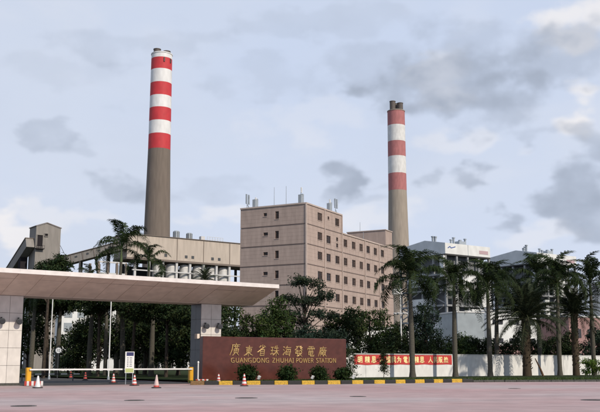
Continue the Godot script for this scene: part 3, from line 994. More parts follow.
func lobes_of(kind: String, sd: int) -> Array:
	# crowns of unit size: from height 0 to 1, half width about 0.5
	var r := RandomNumberGenerator.new()
	r.seed = sd
	var out := []
	if kind == "round":
		out.append([Vector3(0, 0.5, 0), Vector3(0.3, 0.36, 0.3)])
		for k in 11:
			var a := k * 2.4 + r.randf()
			var y := r.randf_range(0.15, 0.85)
			var wd := 0.36 * sqrt(maxf(0.05, 1.0 - pow((y - 0.45) * 1.7, 2)))
			var s := r.randf_range(0.13, 0.22)
			out.append([Vector3(cos(a) * wd, y, sin(a) * wd), Vector3(s, s * 0.8, s)])
	elif kind == "tiered":
		for tier in [[0.12, 0.46], [0.42, 0.5], [0.68, 0.4], [0.9, 0.24]]:
			for k in 6:
				var a := k * 1.05 + r.randf() * 1.2
				var wd: float = tier[1] * r.randf_range(0.35, 0.95)
				var s: float = r.randf_range(0.1, 0.17) * (0.7 + tier[1])
				out.append([Vector3(cos(a) * wd, tier[0] + r.randf_range(-0.05, 0.05), sin(a) * wd), Vector3(s, s * 0.32, s)])
	elif kind == "tall":
		for k in 16:
			var a := k * 2.4 + r.randf()
			var y := (k + 0.5) / 16.0
			var wd := 0.3 * sqrt(maxf(0.03, 1.0 - pow((y - 0.4) * 1.6, 2))) * r.randf_range(0.4, 1.1)
			var s := r.randf_range(0.12, 0.2)
			out.append([Vector3(cos(a) * wd, y * 0.9 + 0.05, sin(a) * wd), Vector3(s, s * 0.75, s)])
	return out


func tree(called: String, label: String, at: Vector3, height: float, width: float, bottom: float, kind: String, sd: int, colour: Color, group: String, leaves := 5200, leaf := 0.17, trunk_r := 0.16, cat := "tree") -> Node3D:
	var t := thing(called, label, cat, at, 0.0, group)
	var ch := height - bottom
	var lobes := []
	for l in lobes_of(kind, sd):
		lobes.append([Vector3(l[0].x * width, bottom + l[0].y * ch, l[0].z * width), Vector3(l[1].x * width, l[1].y * ch, l[1].z * width)])
	part("crown", crown(lobes, leaves, leaf, colour, sd + 1), M.leaf, t)
	var g := Geo.new()
	var r := RandomNumberGenerator.new()
	r.seed = sd + 5
	var bend := Vector3(r.randf_range(-0.3, 0.3), 0, r.randf_range(-0.3, 0.3))
	var mid := Vector3(0, bottom + ch * 0.1, 0) + bend
	g.tube([Vector3(0, -0.05, 0), Vector3(bend.x * 0.4, bottom * 0.5, bend.z * 0.4), mid, Vector3(0, bottom + ch * 0.6, 0), Vector3(0, bottom + ch * 0.85, 0)], [trunk_r * 1.25, trunk_r, trunk_r * 0.85, trunk_r * 0.5, trunk_r * 0.15], 9)
	for l in lobes:   # limbs that reach into the clumps
		var from := Vector3(0, bottom * 0.85 + (l[0].y - bottom) * 0.55, 0) + bend * 0.6
		var m: Vector3 = from.lerp(l[0], 0.55) + Vector3(0, ch * 0.03, 0)
		g.tube([from, m, l[0]], [trunk_r * 0.42, trunk_r * 0.26, trunk_r * 0.1], 6, false)
	gpart("trunk", g, M.bark, t)
	return t


# a feather leaf along +x that arches and hangs
func frond_mesh(length: float, rise: float, droop: float, leaflet: float, hang: float, sd: int, colour: Color, pairs := 44) -> ArrayMesh:
	var r := RandomNumberGenerator.new()
	r.seed = sd
	var g := Geo.new()
	g.coloured = true
	var pts := []
	var rad := []
	var tw := r.randf_range(-0.25, 0.25)
	for i in 11:
		var u := i / 10.0
		pts.append(Vector3(length * u * (1.0 - 0.16 * droop * u * u), rise * sin(u * PI * 0.5) * length - droop * length * u * u * 0.75, tw * u * u))
		rad.append(lerpf(0.05, 0.008, u))
	g.col = Color(colour.r * 1.5, colour.g * 1.3, colour.b * 1.2)
	g.tube(pts, rad, 5)
	for k in pairs:
		var u := 0.13 + 0.87 * (k + r.randf() * 0.6) / pairs
		var f := u * 10.0
		var i := mini(int(f), 9)
		var p: Vector3 = pts[i].lerp(pts[i + 1], f - i)
		var dir: Vector3 = (pts[i + 1] - pts[i]).normalized()
		var side := dir.cross(Vector3.UP).normalized()
		var up := side.cross(dir)
		for s in [-1.0, 1.0]:
			var ln := leaflet * (0.45 + 0.75 * sin(PI * minf(1.0, 0.18 + u * 0.78))) * r.randf_range(0.8, 1.15)
			var out: Vector3 = (side * s * r.randf_range(0.75, 1.0) + dir * r.randf_range(0.35, 0.75) + up * r.randf_range(-0.25, 0.35)).normalized()
			var mid := p + out * ln * 0.5
			var tip := mid + (out * 0.6 + Vector3(0, -hang, 0)).normalized() * ln * 0.55
			var wd := dir * ln * 0.042 + up * 0.006
			var tn := r.randf_range(0.65, 1.35)
			g.col = Color(colour.r * tn, colour.g * tn, colour.b * tn)
			g.tri(p - wd * 0.5, p + wd * 0.5, mid + wd)
			g.tri(p - wd * 0.5, mid + wd, mid - wd)
			g.tri(mid - wd, mid + wd, tip)
	return g.mesh()


var royal_fronds := []
var date_fronds := []
var spear: ArrayMesh


func prepare_fronds() -> void:
	var dark := Color(0.022, 0.034, 0.014)
	for k in 5:
		royal_fronds.append(frond_mesh(4.2, 0.62, 0.66 + 0.19 * k, 0.85, 1.0 + 0.3 * k, 300 + k, dark * [1.0, 1.2, 0.85, 1.1, 0.9][k], 64))
	for k in 4:
		date_fronds.append(frond_mesh(3.3, 0.3, 0.3 + 0.17 * k, 0.42, 0.3, 330 + k, Color(0.038, 0.05, 0.03) * [1.0, 1.15, 0.85, 1.05][k], 70))
	var g := Geo.new()
	g.coloured = true
	g.col = Color(0.03, 0.055, 0.015)
	g.tube([Vector3.ZERO, Vector3(0.02, 1.0, 0), Vector3(0.1, 1.9, 0.03)], [0.06, 0.05, 0.01], 6)
	spear = g.mesh()


func royal_palm(label: String, at: Vector3, height: float, sd: int, group: String, size := 1.0, fronds := 19, girth := 0.235) -> Node3D:
	var r := RandomNumberGenerator.new()
	r.seed = sd
	var t := thing("royal_palm", label, "palm tree", at, 0.0, group)
	var lean := Vector3(r.randf_range(-0.2, 0.2), 0, r.randf_range(-0.2, 0.2))
	var shaft := 1.5 * size
	var th := height - shaft
	var pts := []
	var rad := []
	for i in 15:
		var u := i / 14.0
		pts.append(Vector3(lean.x * u * u, th * u, lean.z * u * u))
		var bulge: float = girth * (1.0 + 0.5 * exp(-u * 16.0) - 0.08 * exp(-pow((u - 0.12) * 9.0, 2)) + 0.16 * exp(-pow((u - 0.45) * 3.2, 2)) - 0.3 * u * u)
		rad.append(bulge)
	var g := Geo.new()
	g.tube(pts, rad, 14)
	gpart("trunk", g, M.palm_trunk, t)
	g = Geo.new()
	var top := Vector3(lean.x, th, lean.z)
	g.tube([top - Vector3(0, 0.05, 0), top + Vector3(0, 0.25, 0), top + Vector3(0, shaft * 0.6, 0), top + Vector3(0, shaft, 0)], [girth * 0.7, girth * 0.8, girth * 0.6, girth * 0.3], 12)
	gpart("crownshaft", g, M.crownshaft, t)
	for k in fronds:
		var o := part("frond", royal_fronds[(k + sd) % 5], M.frond, t, top + Vector3(0, shaft * 0.93, 0))
		var up := 1.0 - float(k) / fronds          # young ones stand, old ones hang
		var tilt := lerpf(-0.95, 1.1, pow(up, 1.15)) + r.randf_range(-0.12, 0.12)
		o.basis = Basis(Vector3.UP, k * 2.399 + r.randf_range(-0.25, 0.25) + sd) * Basis(Vector3(0, 0, 1), tilt) * Basis(Vector3.RIGHT, r.randf_range(-0.35, 0.35)) * Basis.from_scale(Vector3.ONE * size * r.randf_range(0.85, 1.1))
	var sp := part("spear_leaf", spear, M.frond, t, top + Vector3(0, shaft * 0.95, 0))
	sp.scale = Vector3.ONE * size
	return t


func date_palm(label: String, at: Vector3, height: float, girth: float, reach: float, sd: int, group: String, fronds := 46) -> Node3D:
	var r := RandomNumberGenerator.new()
	r.seed = sd
	var t := thing("date_palm", label, "palm tree", at, 0.0, group)
	var g := Geo.new()
	var pts := []
	var rad := []
	for i in 12:
		var u := i / 11.0
		pts.append(Vector3(0.1 * u * u, height * u, 0))
		rad.append(girth * (1.0 + 0.25 * exp(-u * 8.0) + 0.18 * u * u + 0.05 * (i % 2)))
	g.tube(pts, rad, 12)
	gpart("trunk", g, M.date_trunk, t)
	g = Geo.new()
	for k in 90:   # stubs of cut leaves
		var y := height * (0.12 + 0.88 * k / 90.0)
		var a := k * 2.399
		var d := Vector3(cos(a), 0, sin(a))
		g.beam(Vector3(0.1 * pow(y / height, 2), y, 0) + d * girth * 0.95, Vector3(0.1, y + 0.2, 0) + d * (girth * 1.22), 0.15, 0.07)
	gpart("leaf_stubs", g, M.date_trunk, t)
	for k in fronds:
		var o := part("frond", date_fronds[(k * 3 + sd) % 4], M.frond, t, Vector3(0.1, height * 1.0, 0))
		var up := 1.0 - float(k) / fronds
		var tilt := lerpf(-0.7, 1.35, pow(up, 0.85)) + r.randf_range(-0.14, 0.14)
		o.basis = Basis(Vector3.UP, k * 2.399 + r.randf_range(-0.2, 0.2)) * Basis(Vector3(0, 0, 1), tilt) * Basis(Vector3.RIGHT, r.randf_range(-0.3, 0.3)) * Basis.from_scale(Vector3.ONE * reach / 3.3 * r.randf_range(0.85, 1.1))
	return t


func build_plants() -> void:
	prepare_fronds()
	var row := "palms along the white wall"
	royal_palm("royal palm with pale trunk crossing the red banner", Vector3(10.99, 0.1, -89.2), 9.8, 1, row, 1.08, 20, 0.25)
	royal_palm("royal palm just past the red banner's right end", Vector3(15.76, 0.1, -92.6), 9.5, 2, row, 0.95)
	royal_palm("royal palm beside the leafy shadow on the white wall", Vector3(19.9, 0.1, -95.5), 9.5, 3, row, 0.95)
	royal_palm("royal palm between the two shaggy date palms", Vector3(29.07, 0.1, -102.1), 10.5, 4, row, 1.05)
	royal_palm("royal palm at the right edge behind the low bush", Vector3(34.1, 0.1, -105.8), 10.8, 5, row, 1.0)
	royal_palm("tall royal palm rising left of the pale second boiler house", Vector3(22.6, 0.1, -104.5), 10.2, 6, "palms behind the white wall", 1.0)
	royal_palm("tall royal palm in front of the second boiler house corner", Vector3(28.6, 0.1, -108.5), 11.6, 7, "palms behind the white wall", 1.0)
	royal_palm("tall royal palm beyond the right frame edge shading the wall", Vector3(31.6, 0.1, -83.2), 14.8, 12, row, 0.9)
	date_palm("thick date palm with a leaning dry leaf at its foot", Vector3(24.6, 0.1, -98.9), 6.2, 0.42, 5.0, 8, row, 64)
	date_palm("date palm with rough brown trunk near the right edge", Vector3(31.4, 0.1, -103.8), 7.0, 0.34, 3.9, 9, row, 64)
	var dl := thing("dry_leaf", "brown dry palm leaf leaning against the date palm trunk", "palm leaf", Vector3(25.6, 0.12, -98.4), 20.0)
	var g := Geo.new()
	g.tube([Vector3(0.55, 0, 0.2), Vector3(0.3, 0.8, 0.1), Vector3(-0.25, 1.9, 0)], [0.13, 0.1, 0.05], 8)
	gpart("stalk", g, M.dead_frond, dl)
	g = Geo.new()
	for k in 14:
		var u := 0.3 + 0.05 * k
		var p := Vector3(0.55, 0, 0.2).lerp(Vector3(-0.25, 1.9, 0), u)
		for s in [-1.0, 1.0]:
			g.tri(p, p + Vector3(0.03, 0.06, 0), p + Vector3(0.12 * s, -0.3, 0.18 * s))
	gpart("leaflets", g, M.dead_frond, dl)

	# palms behind the canopy and along the drive
	var drive := "palms along the drive"
	royal_palm("tall palm with wide ragged crown rising above the canopy near the chimney", Vector3(-21.8, 0.05, -108.0), 15.2, 21, drive, 1.12, 12, 0.24)
	royal_palm("palm with drooping crown in front of the tall left chimney's foot", Vector3(-19.2, 0.05, -113.0), 14.3, 22, drive, 0.9, 10, 0.22)
	royal_palm("palm whose small crown shows just above the canopy beside the conveyor", Vector3(-28.5, 0.05, -121.0), 12.6, 23, drive, 0.7, 9, 0.2)
	royal_palm("palm trunk behind the round traffic sign", Vector3(-26.9, 0.05, -101.0), 9.1, 24, drive, 0.8, 11, 0.24)
	royal_palm("palm trunk close to the pale pillar under the canopy", Vector3(-28.6, 0.05, -97.0), 8.7, 25, drive, 0.8, 11, 0.24)
	royal_palm("palm trunk right of the round sign under the canopy", Vector3(-22.8, 0.05, -98.5), 8.7, 26, drive, 0.8, 11, 0.25)
	royal_palm("palm trunk between the two slim white poles", Vector3(-22.2, 0.05, -104.0), 9.3, 27, drive, 0.8, 11, 0.22)
	royal_palm("palm trunk left of the notice board under the canopy", Vector3(-18.6, 0.05, -95.5), 8.3, 28, drive, 0.8, 11, 0.25)
	royal_palm("palm trunk right of the notice board under the canopy", Vector3(-15.9, 0.05, -97.5), 8.5, 29, drive, 0.8, 11, 0.26)
	date_palm("spiky palm crown showing above the canopy before the white silos", Vector3(-14.0, 0.05, -131.0), 13.4, 0.25, 2.5, 10, drive, 34)

	# broad-leaved trees
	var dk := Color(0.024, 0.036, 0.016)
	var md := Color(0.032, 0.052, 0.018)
	var bl := Color(0.022, 0.036, 0.026)
	var dg := "trees along the drive"
	tree("tall_tree", "bushy dark tree top above the canopy beside the coal tower", Vector3(-26.0, 0.05, -92.5), 12.6, 4.8, 8.3, "round", 50, Color(0.022, 0.035, 0.016), dg, 9000, 0.15)
	var behind := [[-31.7, 106.0, 9.6, 5.4, 1.2, "dark leafy tree behind the pole nearest the pale pillar"], [-28.0, 116.0, 6.2, 7.0, 0.5, "dark leafy tree behind the round traffic sign"], [-24.2, 120.0, 8.0, 6.5, 1.2, "dark tree between the palm trunks right of the sign"], [-21.0, 118.0, 8.4, 6.5, 1.0, "dark tree behind the second slim white pole"], [-17.2, 106.0, 8.6, 6.6, 1.2, "dark broad tree behind the notice board"], [-13.9, 103.0, 8.8, 6.0, 0.9, "dark broad tree in the gateway beside the grey pillar"], [-11.0, 98.0, 8.6, 5.4, 0.9, "dark broad tree just behind the grey pillar"], [-32.0, 126.0, 5.6, 8.0, 0.5, "dark tree far back behind the pale pillar's edge"], [-19.5, 132.0, 9.0, 8.0, 0.8, "deep dark tree closing the end of the drive"]]
	var k := 0
	for b in behind:
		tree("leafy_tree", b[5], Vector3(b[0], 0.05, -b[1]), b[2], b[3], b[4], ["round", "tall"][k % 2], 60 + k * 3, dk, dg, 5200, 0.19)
		k += 1
	for b in [[-9.6, 88.0, 9.0, 6.5, 5.0, "leafy tree leaning over the drive behind the grey pillar"], [-13.2, 90.0, 8.8, 6.5, 5.4, "leafy tree overhanging the drive right of the notice board"], [-17.0, 92.0, 9.0, 6.5, 5.6, "leafy tree overhanging the drive left of the notice board"], [-20.8, 94.0, 9.2, 6.0, 6.4, "leafy tree overhanging the second slim pole"], [-28.0, 101.0, 9.4, 6.0, 6.8, "leafy tree overhanging the drive near the pale pillar"], [-24.0, 108.0, 8.6, 6.5, 2.0, "dark tree filling the gateway behind the striped bar"], [-19.0, 112.0, 8.6, 7.0, 2.0, "dark tree filling the gateway behind the second pole"], [-14.5, 110.0, 8.6, 7.0, 1.0, "dark tree filling the gateway before the pillar"]]:
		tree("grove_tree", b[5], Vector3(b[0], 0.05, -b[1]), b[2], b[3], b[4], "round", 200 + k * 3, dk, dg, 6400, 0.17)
		k += 1
	var sg := "trees behind the sign"
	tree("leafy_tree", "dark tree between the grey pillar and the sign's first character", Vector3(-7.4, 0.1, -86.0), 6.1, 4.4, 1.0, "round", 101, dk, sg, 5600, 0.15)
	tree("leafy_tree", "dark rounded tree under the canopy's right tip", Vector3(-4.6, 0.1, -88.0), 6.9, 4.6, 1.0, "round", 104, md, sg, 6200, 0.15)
	tree("leafy_tree", "greener tree beside the canopy's right tip", Vector3(-2.2, 0.1, -91.0), 8.0, 4.2, 1.0, "tall", 107, md, sg, 6200, 0.15)
	tree("layered_tree", "tall open tree with flat layered branches before the office", Vector3(0.6, 0.1, -95.0), 10.4, 6.4, 3.2, "tiered", 110, Color(0.024, 0.036, 0.024), sg, 8600, 0.14, 0.15)
	tree("leafy_tree", "low broad tree under the layered tree behind the sign", Vector3(1.9, 0.1, -86.5), 5.0, 5.6, 0.6, "round", 113, bl, sg, 7400, 0.13)
	tree("leafy_tree", "dark round tree at the right end of the sign below office windows", Vector3(4.9, 0.1, -98.0), 7.7, 4.6, 1.0, "round", 116, dk, sg, 6200, 0.15)
	tree("leafy_tree", "dense round green tree below the office's far wing", Vector3(7.9, 0.1, -102.5), 8.3, 5.6, 1.0, "round", 119, md, sg, 7400, 0.15)
	var wg := "trees behind the white wall"
	tree("leafy_tree", "dark tree behind the tall white lamp", Vector3(11.6, 0.1, -107.5), 7.0, 4.6, 0.8, "round", 122, dk, wg, 5600, 0.15)
	tree("leafy_tree", "dark tree right behind the banner's palm", Vector3(14.6, 0.1, -106.0), 8.2, 5.2, 0.8, "tall", 125, bl, wg, 6200, 0.15)
	tree("leafy_tree", "rounded tree in front of the grey shed", Vector3(19.6, 0.1, -112.0), 5.4, 5.0, 0.6, "round", 128, md, wg, 5600, 0.15)
	tree("leafy_tree", "low dark tree between the second and third royal palms", Vector3(22.0, 0.1, -110.0), 4.6, 4.2, 0.6, "round", 131, dk, wg, 4600, 0.15)
	tree("leafy_tree", "dark tree under the thick date palm's crown", Vector3(27.3, 0.1, -112.0), 5.8, 6.0, 0.6, "round", 134, dk, wg, 5600, 0.16)
	tree("leafy_tree", "dark tree between the date palms behind the wall", Vector3(32.4, 0.1, -114.0), 5.6, 5.6, 0.6, "round", 137, dk, wg, 5600, 0.16)
	tree("leafy_tree", "dark tree by the rose-coloured building at the right edge", Vector3(38.8, 0.1, -118.0), 6.0, 5.6, 0.6, "tall", 140, bl, wg, 5600, 0.16)
	tree("leafy_tree", "low dark tree behind the banner's middle", Vector3(9.4, 0.1, -97.5), 4.6, 4.2, 0.6, "round", 143, dk, wg, 4600, 0.14)
	tree("leafy_tree", "low dark tree behind the right part of the banner", Vector3(14.1, 0.1, -100.6), 4.4, 4.4, 0.6, "round", 146, dk, wg, 4600, 0.14)
	tree("leafy_tree", "low dark tree behind the wall past the banner's end", Vector3(17.8, 0.1, -103.5), 4.0, 4.0, 0.6, "round", 149, md, wg, 4600, 0.14)

	# young trees and the low bush in front of the wall
	var yg := "young trees before the wall"
	tree("young_tree", "ragged young tree where the red sign ends", Vector3(4.35, 0.14, -80.0), 2.75, 1.9, 0.25, "tall", 160, Color(0.03, 0.04, 0.02), yg, 1300, 0.085, 0.035)
	tree("young_tree", "small upright young tree in front of the banner", Vector3(7.55, 0.14, -82.5), 2.55, 1.35, 0.5, "tall", 163, Color(0.026, 0.036, 0.016), yg, 1500, 0.075, 0.03)
	tree("low_bush", "bright green leafy bush at the right edge before the wall", Vector3(31.2, 0.12, -97.5), 2.0, 2.3, 0.05, "round", 166, Color(0.06, 0.1, 0.02), "", 2400, 0.1, 0.05, "bush")


# ------------------------------------------------------------------ street lamp
func build_lamp() -> void:
	var l := thing("street_lamp", "white lamp post with a square head and a ring of small lamps", "street lamp", Vector3(11.6, 0.1, -104.0), 0.0)
	var g := Geo.new()
	g.tube([Vector3.ZERO, Vector3(0, 1.2, 0), Vector3(0, 9.3, 0)], [0.16, 0.11, 0.07], 12)
	gpart("pole", g, M.white_metal, l)
	g = Geo.new()
	g.bevel_box(Vector3(-0.35, 9.55, 0), Vector3(1.15, 0.62, 0.4), 0.06)
	gpart("lamp_head", g, M.white_metal, l)
	g = Geo.new()
	for s in [-0.62, -0.08]:
		g.tube([Vector3(s, 9.52, 0.2), Vector3(s, 9.52, 0.23)], [0.09, 0.08], 10)
	gpart("lens", g, M.glass_dark, l)
	for k in 6:
		var a := k * TAU / 6.0
		var d := Vector3(cos(a), 0, sin(a))
		g = Geo.new()
		g.tube([Vector3(0, 6.85, 0), Vector3(0, 7.1, 0) + d * 0.3, Vector3(0, 7.05, 0) + d * 0.62], [0.03, 0.03, 0.025], 6)
		gpart("arm", g, M.white_metal, l)
		g = Geo.new()
		g.lathe([[0.02, 0.12], [0.16, 0.05], [0.2, -0.06], [0.12, -0.1], [0.001, -0.11]].map(func(q): return [q[0], -q[1]]), 12)
		gpart("lamp_shade", g, M.white_metal, l, Vector3(0, 7.02, 0) + d * 0.66)
	for k in [[8.65, 102.0, "short white post left of the white lamp post, above the banner"], [9.35, 103.0, "short white post close beside the white lamp post above the banner"]]:
		var t := thing("short_post", k[2], "post", Vector3(k[0], 0.1, -k[1]), 0.0, "short white posts behind the wall")
		g = Geo.new()
		g.tube([Vector3.ZERO, Vector3(0, 3.9, 0)], [0.11, 0.1], 10)
		gpart("shaft", g, M.white_metal, t)
		g = Geo.new()
		g.box(Vector3(0, 3.95, 0), Vector3(0.3, 0.1, 0.3))
		gpart("cap", g, M.white_metal, t)


# ------------------------------------------------------------------ office block
func face(parent: Node3D, x0: float, x1: float, y0: float, y1: float, holes: Array, turn: Basis, at: Vector3) -> void:
	# one storey of cladding: five courses with open joints, cut round the windows [x0, x1, y0, y1]
	var g := Geo.new()
	var edges := []
	for i in 6:
		edges.append(lerpf(y0 + 0.1, y1 - 0.1, i / 5.0))
	for h in holes:
		edges.append(h[2])
		edges.append(h[3])
	edges.sort()
	for i in edges.size() - 1:
		var a: float = edges[i]
		var b: float = edges[i + 1]
		if b - a < 0.03:
			continue
		var joint: bool = false
		for k in range(1, 6):
			if absf(lerpf(y0 + 0.1, y1 - 0.1, k / 5.0) - b) < 0.001:
				joint = true
		var cuts := []
		for h in holes:
			if h[2] < b - 0.01 and h[3] > a + 0.01:
				cuts.append(h)
		cuts.sort_custom(func(p, q): return p[0] < q[0])
		var x := x0
		for h in cuts + [[x1, x1, 0, 0]]:
			if h[0] - x > 0.02:
				var top := b - (0.014 if joint else 0.0)
				g.box(at + turn * Vector3((x + h[0]) * 0.5, (a + top) * 0.5, -0.1), Vector3(h[0] - x, top - a, 0.2), turn)
			x = h[1]
	gpart("cladding", g, M.office_wall, parent)


func window(parent: Node3D, h: Array, turn: Basis, at: Vector3) -> void:
	var w: float = h[1] - h[0]
	var t: float = h[3] - h[2]
	var c := Vector3((h[0] + h[1]) * 0.5, (h[2] + h[3]) * 0.5, 0)
	var g := Geo.new()
	var f := 0.09
	g.box(at + turn * (c + Vector3(0, t * 0.5 - f * 0.5, -0.14)), Vector3(w, f, 0.08), turn)
	g.box(at + turn * (c + Vector3(0, -t * 0.5 + f * 0.5, -0.14)), Vector3(w, f, 0.08), turn)
	var bars := [-0.5, 0.5] if w < 1.5 else [-0.5, 0.0, 0.5]
	for s in bars:
		g.box(at + turn * (c + Vector3(s * (w - f), 0, -0.14)), Vector3(f, t - 2 * f, 0.08), turn)
	var fr := gpart("window", g, M.window_frame, parent)
	g = Geo.new()
	g.box(at + turn * (c + Vector3(0, 0, -0.16)), Vector3(w - f, t - f, 0.02), turn)
	gpart("pane", g, M.glass_dark, fr)
	g = Geo.new()
	g.box(at + turn * (c + Vector3(0, -t * 0.5 - 0.05, 0.0)), Vector3(w + 0.16, 0.1, 0.16), turn)
	gpart("sill", g, M.office_trim, fr)


func build_office() -> void:
	var o := thing("office_block", "large pinkish brown office block with rows of dark windows", "building", Vector3(1.21, 0, -178.0), OFFICE_TURN)
	boxpart("core", M.office_core, o, Vector3(8.5, 16.6, -7.7), Vector3(16.7, 33.2, 15.1))
	boxpart("core", M.office_core, o, Vector3(31.5, 14.6, -7.7), Vector3(29.2, 29.2, 15.1))
	var ident := Basis.IDENTITY
	var left := Basis(Vector3.UP, -PI / 2.0)     # the face at x = 0 that looks back along -x
	var floors := [0.0, 4.9, 8.95, 13.0, 17.05, 21.1, 25.15, 29.2, 33.3]
	var tower := [[5.2, 7.3, 0], [9.3, 11.3, 0], [13.6, 15.6, 0]]
	var wing := []
	for x in [18.7, 23.05, 27.1, 31.1, 35.3, 39.6]:
		wing.append([x - 0.95, x + 0.95, 0])
	for i in 8:
		var y0: float = floors[i]
		var y1: float = floors[i + 1]
		var wy := y0 + 1.35
		var holes := []
		for h in tower:
			if i == 7 and h[0] > 9.0 and h[0] < 10.0:
				holes.append([9.9, 10.7, wy + 0.8, wy + 1.5])
			elif i == 6 and h[0] > 9.0 and h[0] < 10.0:
				holes.append([9.3, 11.3, wy - 0.2, wy + 1.45])
			elif i == 6 and h[0] > 13.0:
				holes.append([14.0, 15.0, wy + 0.75, wy + 1.6])
				holes.append([14.0, 15.0, wy - 0.6, wy + 0.3])
			else:
				holes.append([h[0], h[1], wy, wy + 1.65])
		face(o, 0.0, 16.9, y0, y1, holes, ident, Vector3.ZERO)
		for h in holes:
			window(o, h, ident, Vector3.ZERO)
		if i < 7:
			holes = []
			for h in wing:
				holes.append([h[0], h[1], wy, wy + 1.65])
			face(o, 16.95, 46.0, y0, y1, holes, ident, Vector3.ZERO)
			for h in holes:
				window(o, h, ident, Vector3.ZERO)
		# the left face runs from the far end (local 0) to the corner (15.4)
		holes = [[8.3, 9.15, wy + 0.0, wy + 1.6], [5.55, 6.35 if i == 7 else 6.6, wy + 0.75, wy + 1.45]]
		face(o, 0.0, 15.35, y0, y1, holes, left, Vector3(0, 0, -15.4))
		for h in holes:
			window(o, h, left, Vector3(0, 0, -15.4))
		if i > 0:   # dark string course between the storeys
			boxpart("string_course", M.string_course, o, Vector3(8.45, y0, 0.015), Vector3(16.9, 0.13, 0.1))
			boxpart("string_course", M.string_course, o, Vector3(-0.015, y0, -7.7), Vector3(0.1, 0.13, 15.3))
			if i < 7:
				boxpart("string_course", M.string_course, o, Vector3(31.5, y0, 0.015), Vector3(28.9, 0.13, 0.1))
	boxpart("parapet", M.office_trim, o, Vector3(8.45, 33.32, -0.1), Vector3(17.1, 0.3, 0.5))
	boxpart("parapet", M.office_trim, o, Vector3(0.1, 33.32, -7.9), Vector3(0.5, 0.3, 15.1))
	boxpart("parapet", M.office_trim, o, Vector3(31.6, 29.3, -0.1), Vector3(29.2, 0.3, 0.5))
	boxpart("end_wall", M.office_wall, o, Vector3(16.93, 31.3, -7.7), Vector3(0.12, 4.0, 15.2))
	boxpart("end_wall", M.office_wall, o, Vector3(46.1, 14.6, -7.7), Vector3(0.2, 29.2, 15.3))
	boxpart("roof_room", M.office_wall, o, Vector3(44.0, 31.3, -5.2), Vector3(4.1, 4.0, 10.2))
	boxpart("roof_room", M.office_trim, o, Vector3(44.0, 33.4, -5.2), Vector3(4.4, 0.2, 10.5))
	boxpart("corner_trim", M.office_trim, o, Vector3(0.02, 16.6, 0.03), Vector3(0.34, 33.2, 0.26))
	for x in [8.35, 16.85, 29.1, 37.4]:
		var hgt := 33.2 if x < 17.0 else 29.1
		boxpart("downpipe", M.office_trim, o, Vector3(x, hgt * 0.5, 0.1), Vector3(0.22, hgt, 0.18))

	var ants := [[0.6, -14.2, 2.2, 1, "pair of grey panel aerials at the office roof's far left corner"], [0.9, -12.4, 1.6, 2, "squat grey drum aerial beside the panel aerials on the office"], [0.5, -1.4, 2.4, 2, "tall grey boxed aerial at the office roof's near corner"], [12.0, -0.6, 1.9, 2, "dark boxed aerial on the office roof above its right face"], [15.2, -0.7, 2.4, 1, "white panel aerial at the right end of the tall office roof"], [0.8, -7.8, 4.2, 0, "thin whip aerial on the middle of the office's left roof edge"], [0.8, -5.0, 4.2, 0, "thin whip aerial nearer the corner of the office roof"], [33.0, -2.0, 2.6, 0, "thin whip aerial on the lower wing's roof"], [43.5, -7.5, 2.4, 0, "thin whip aerial on the roof room of the far wing"]]
	var r := deg_to_rad(OFFICE_TURN)
	for a in ants:
		var base := 33.2 if a[0] < 17.0 else (29.2 if a[1] > -6.0 else 33.6)
		var p := Vector3(1.21 + cos(r) * a[0] + sin(r) * a[1], base, -178.0 - sin(r) * a[0] + cos(r) * a[1])
		var t := thing("roof_aerial", a[4], "aerial", p, OFFICE_TURN, "aerials on the office roof")
		if a[3] > 0:
			t.scale = Vector3.ONE * 1.35
		var g := Geo.new()
		g.tube([Vector3.ZERO, Vector3(0, a[2], 0)], [0.06, 0.04], 8)
		g.box(Vector3(0, 0.05, 0), Vector3(0.4, 0.1, 0.4))
		gpart("mast", g, M.grey_metal, t)
		if a[3] == 1:
			for s in [-0.35, 0.35]:
				g = Geo.new()
				g.box(Vector3(s, a[2] - 0.6, 0.1), Vector3(0.28, 1.5, 0.16))
				gpart("panel", g, M.grey_metal, t)
			g = Geo.new()
			g.beam(Vector3(0, 0.9, 0), Vector3(0.7, 0.05, 0.1), 0.06, 0.06)
			gpart("brace", g, M.grey_metal, t)
		elif a[3] == 2:
			g = Geo.new()
			g.box(Vector3(-0.16, 0.75, 0), Vector3(0.55, 1.4, 0.5))
			g.box(Vector3(0.36, 0.9, 0), Vector3(0.4, 1.5, 0.4))
			gpart("cabinet", g, M.grey_metal, t)
			g = Geo.new()
			g.box(Vector3(0, a[2] - 0.2, 0.08), Vector3(0.25, 0.8, 0.15))
			gpart("panel", g, M.white_metal, t)


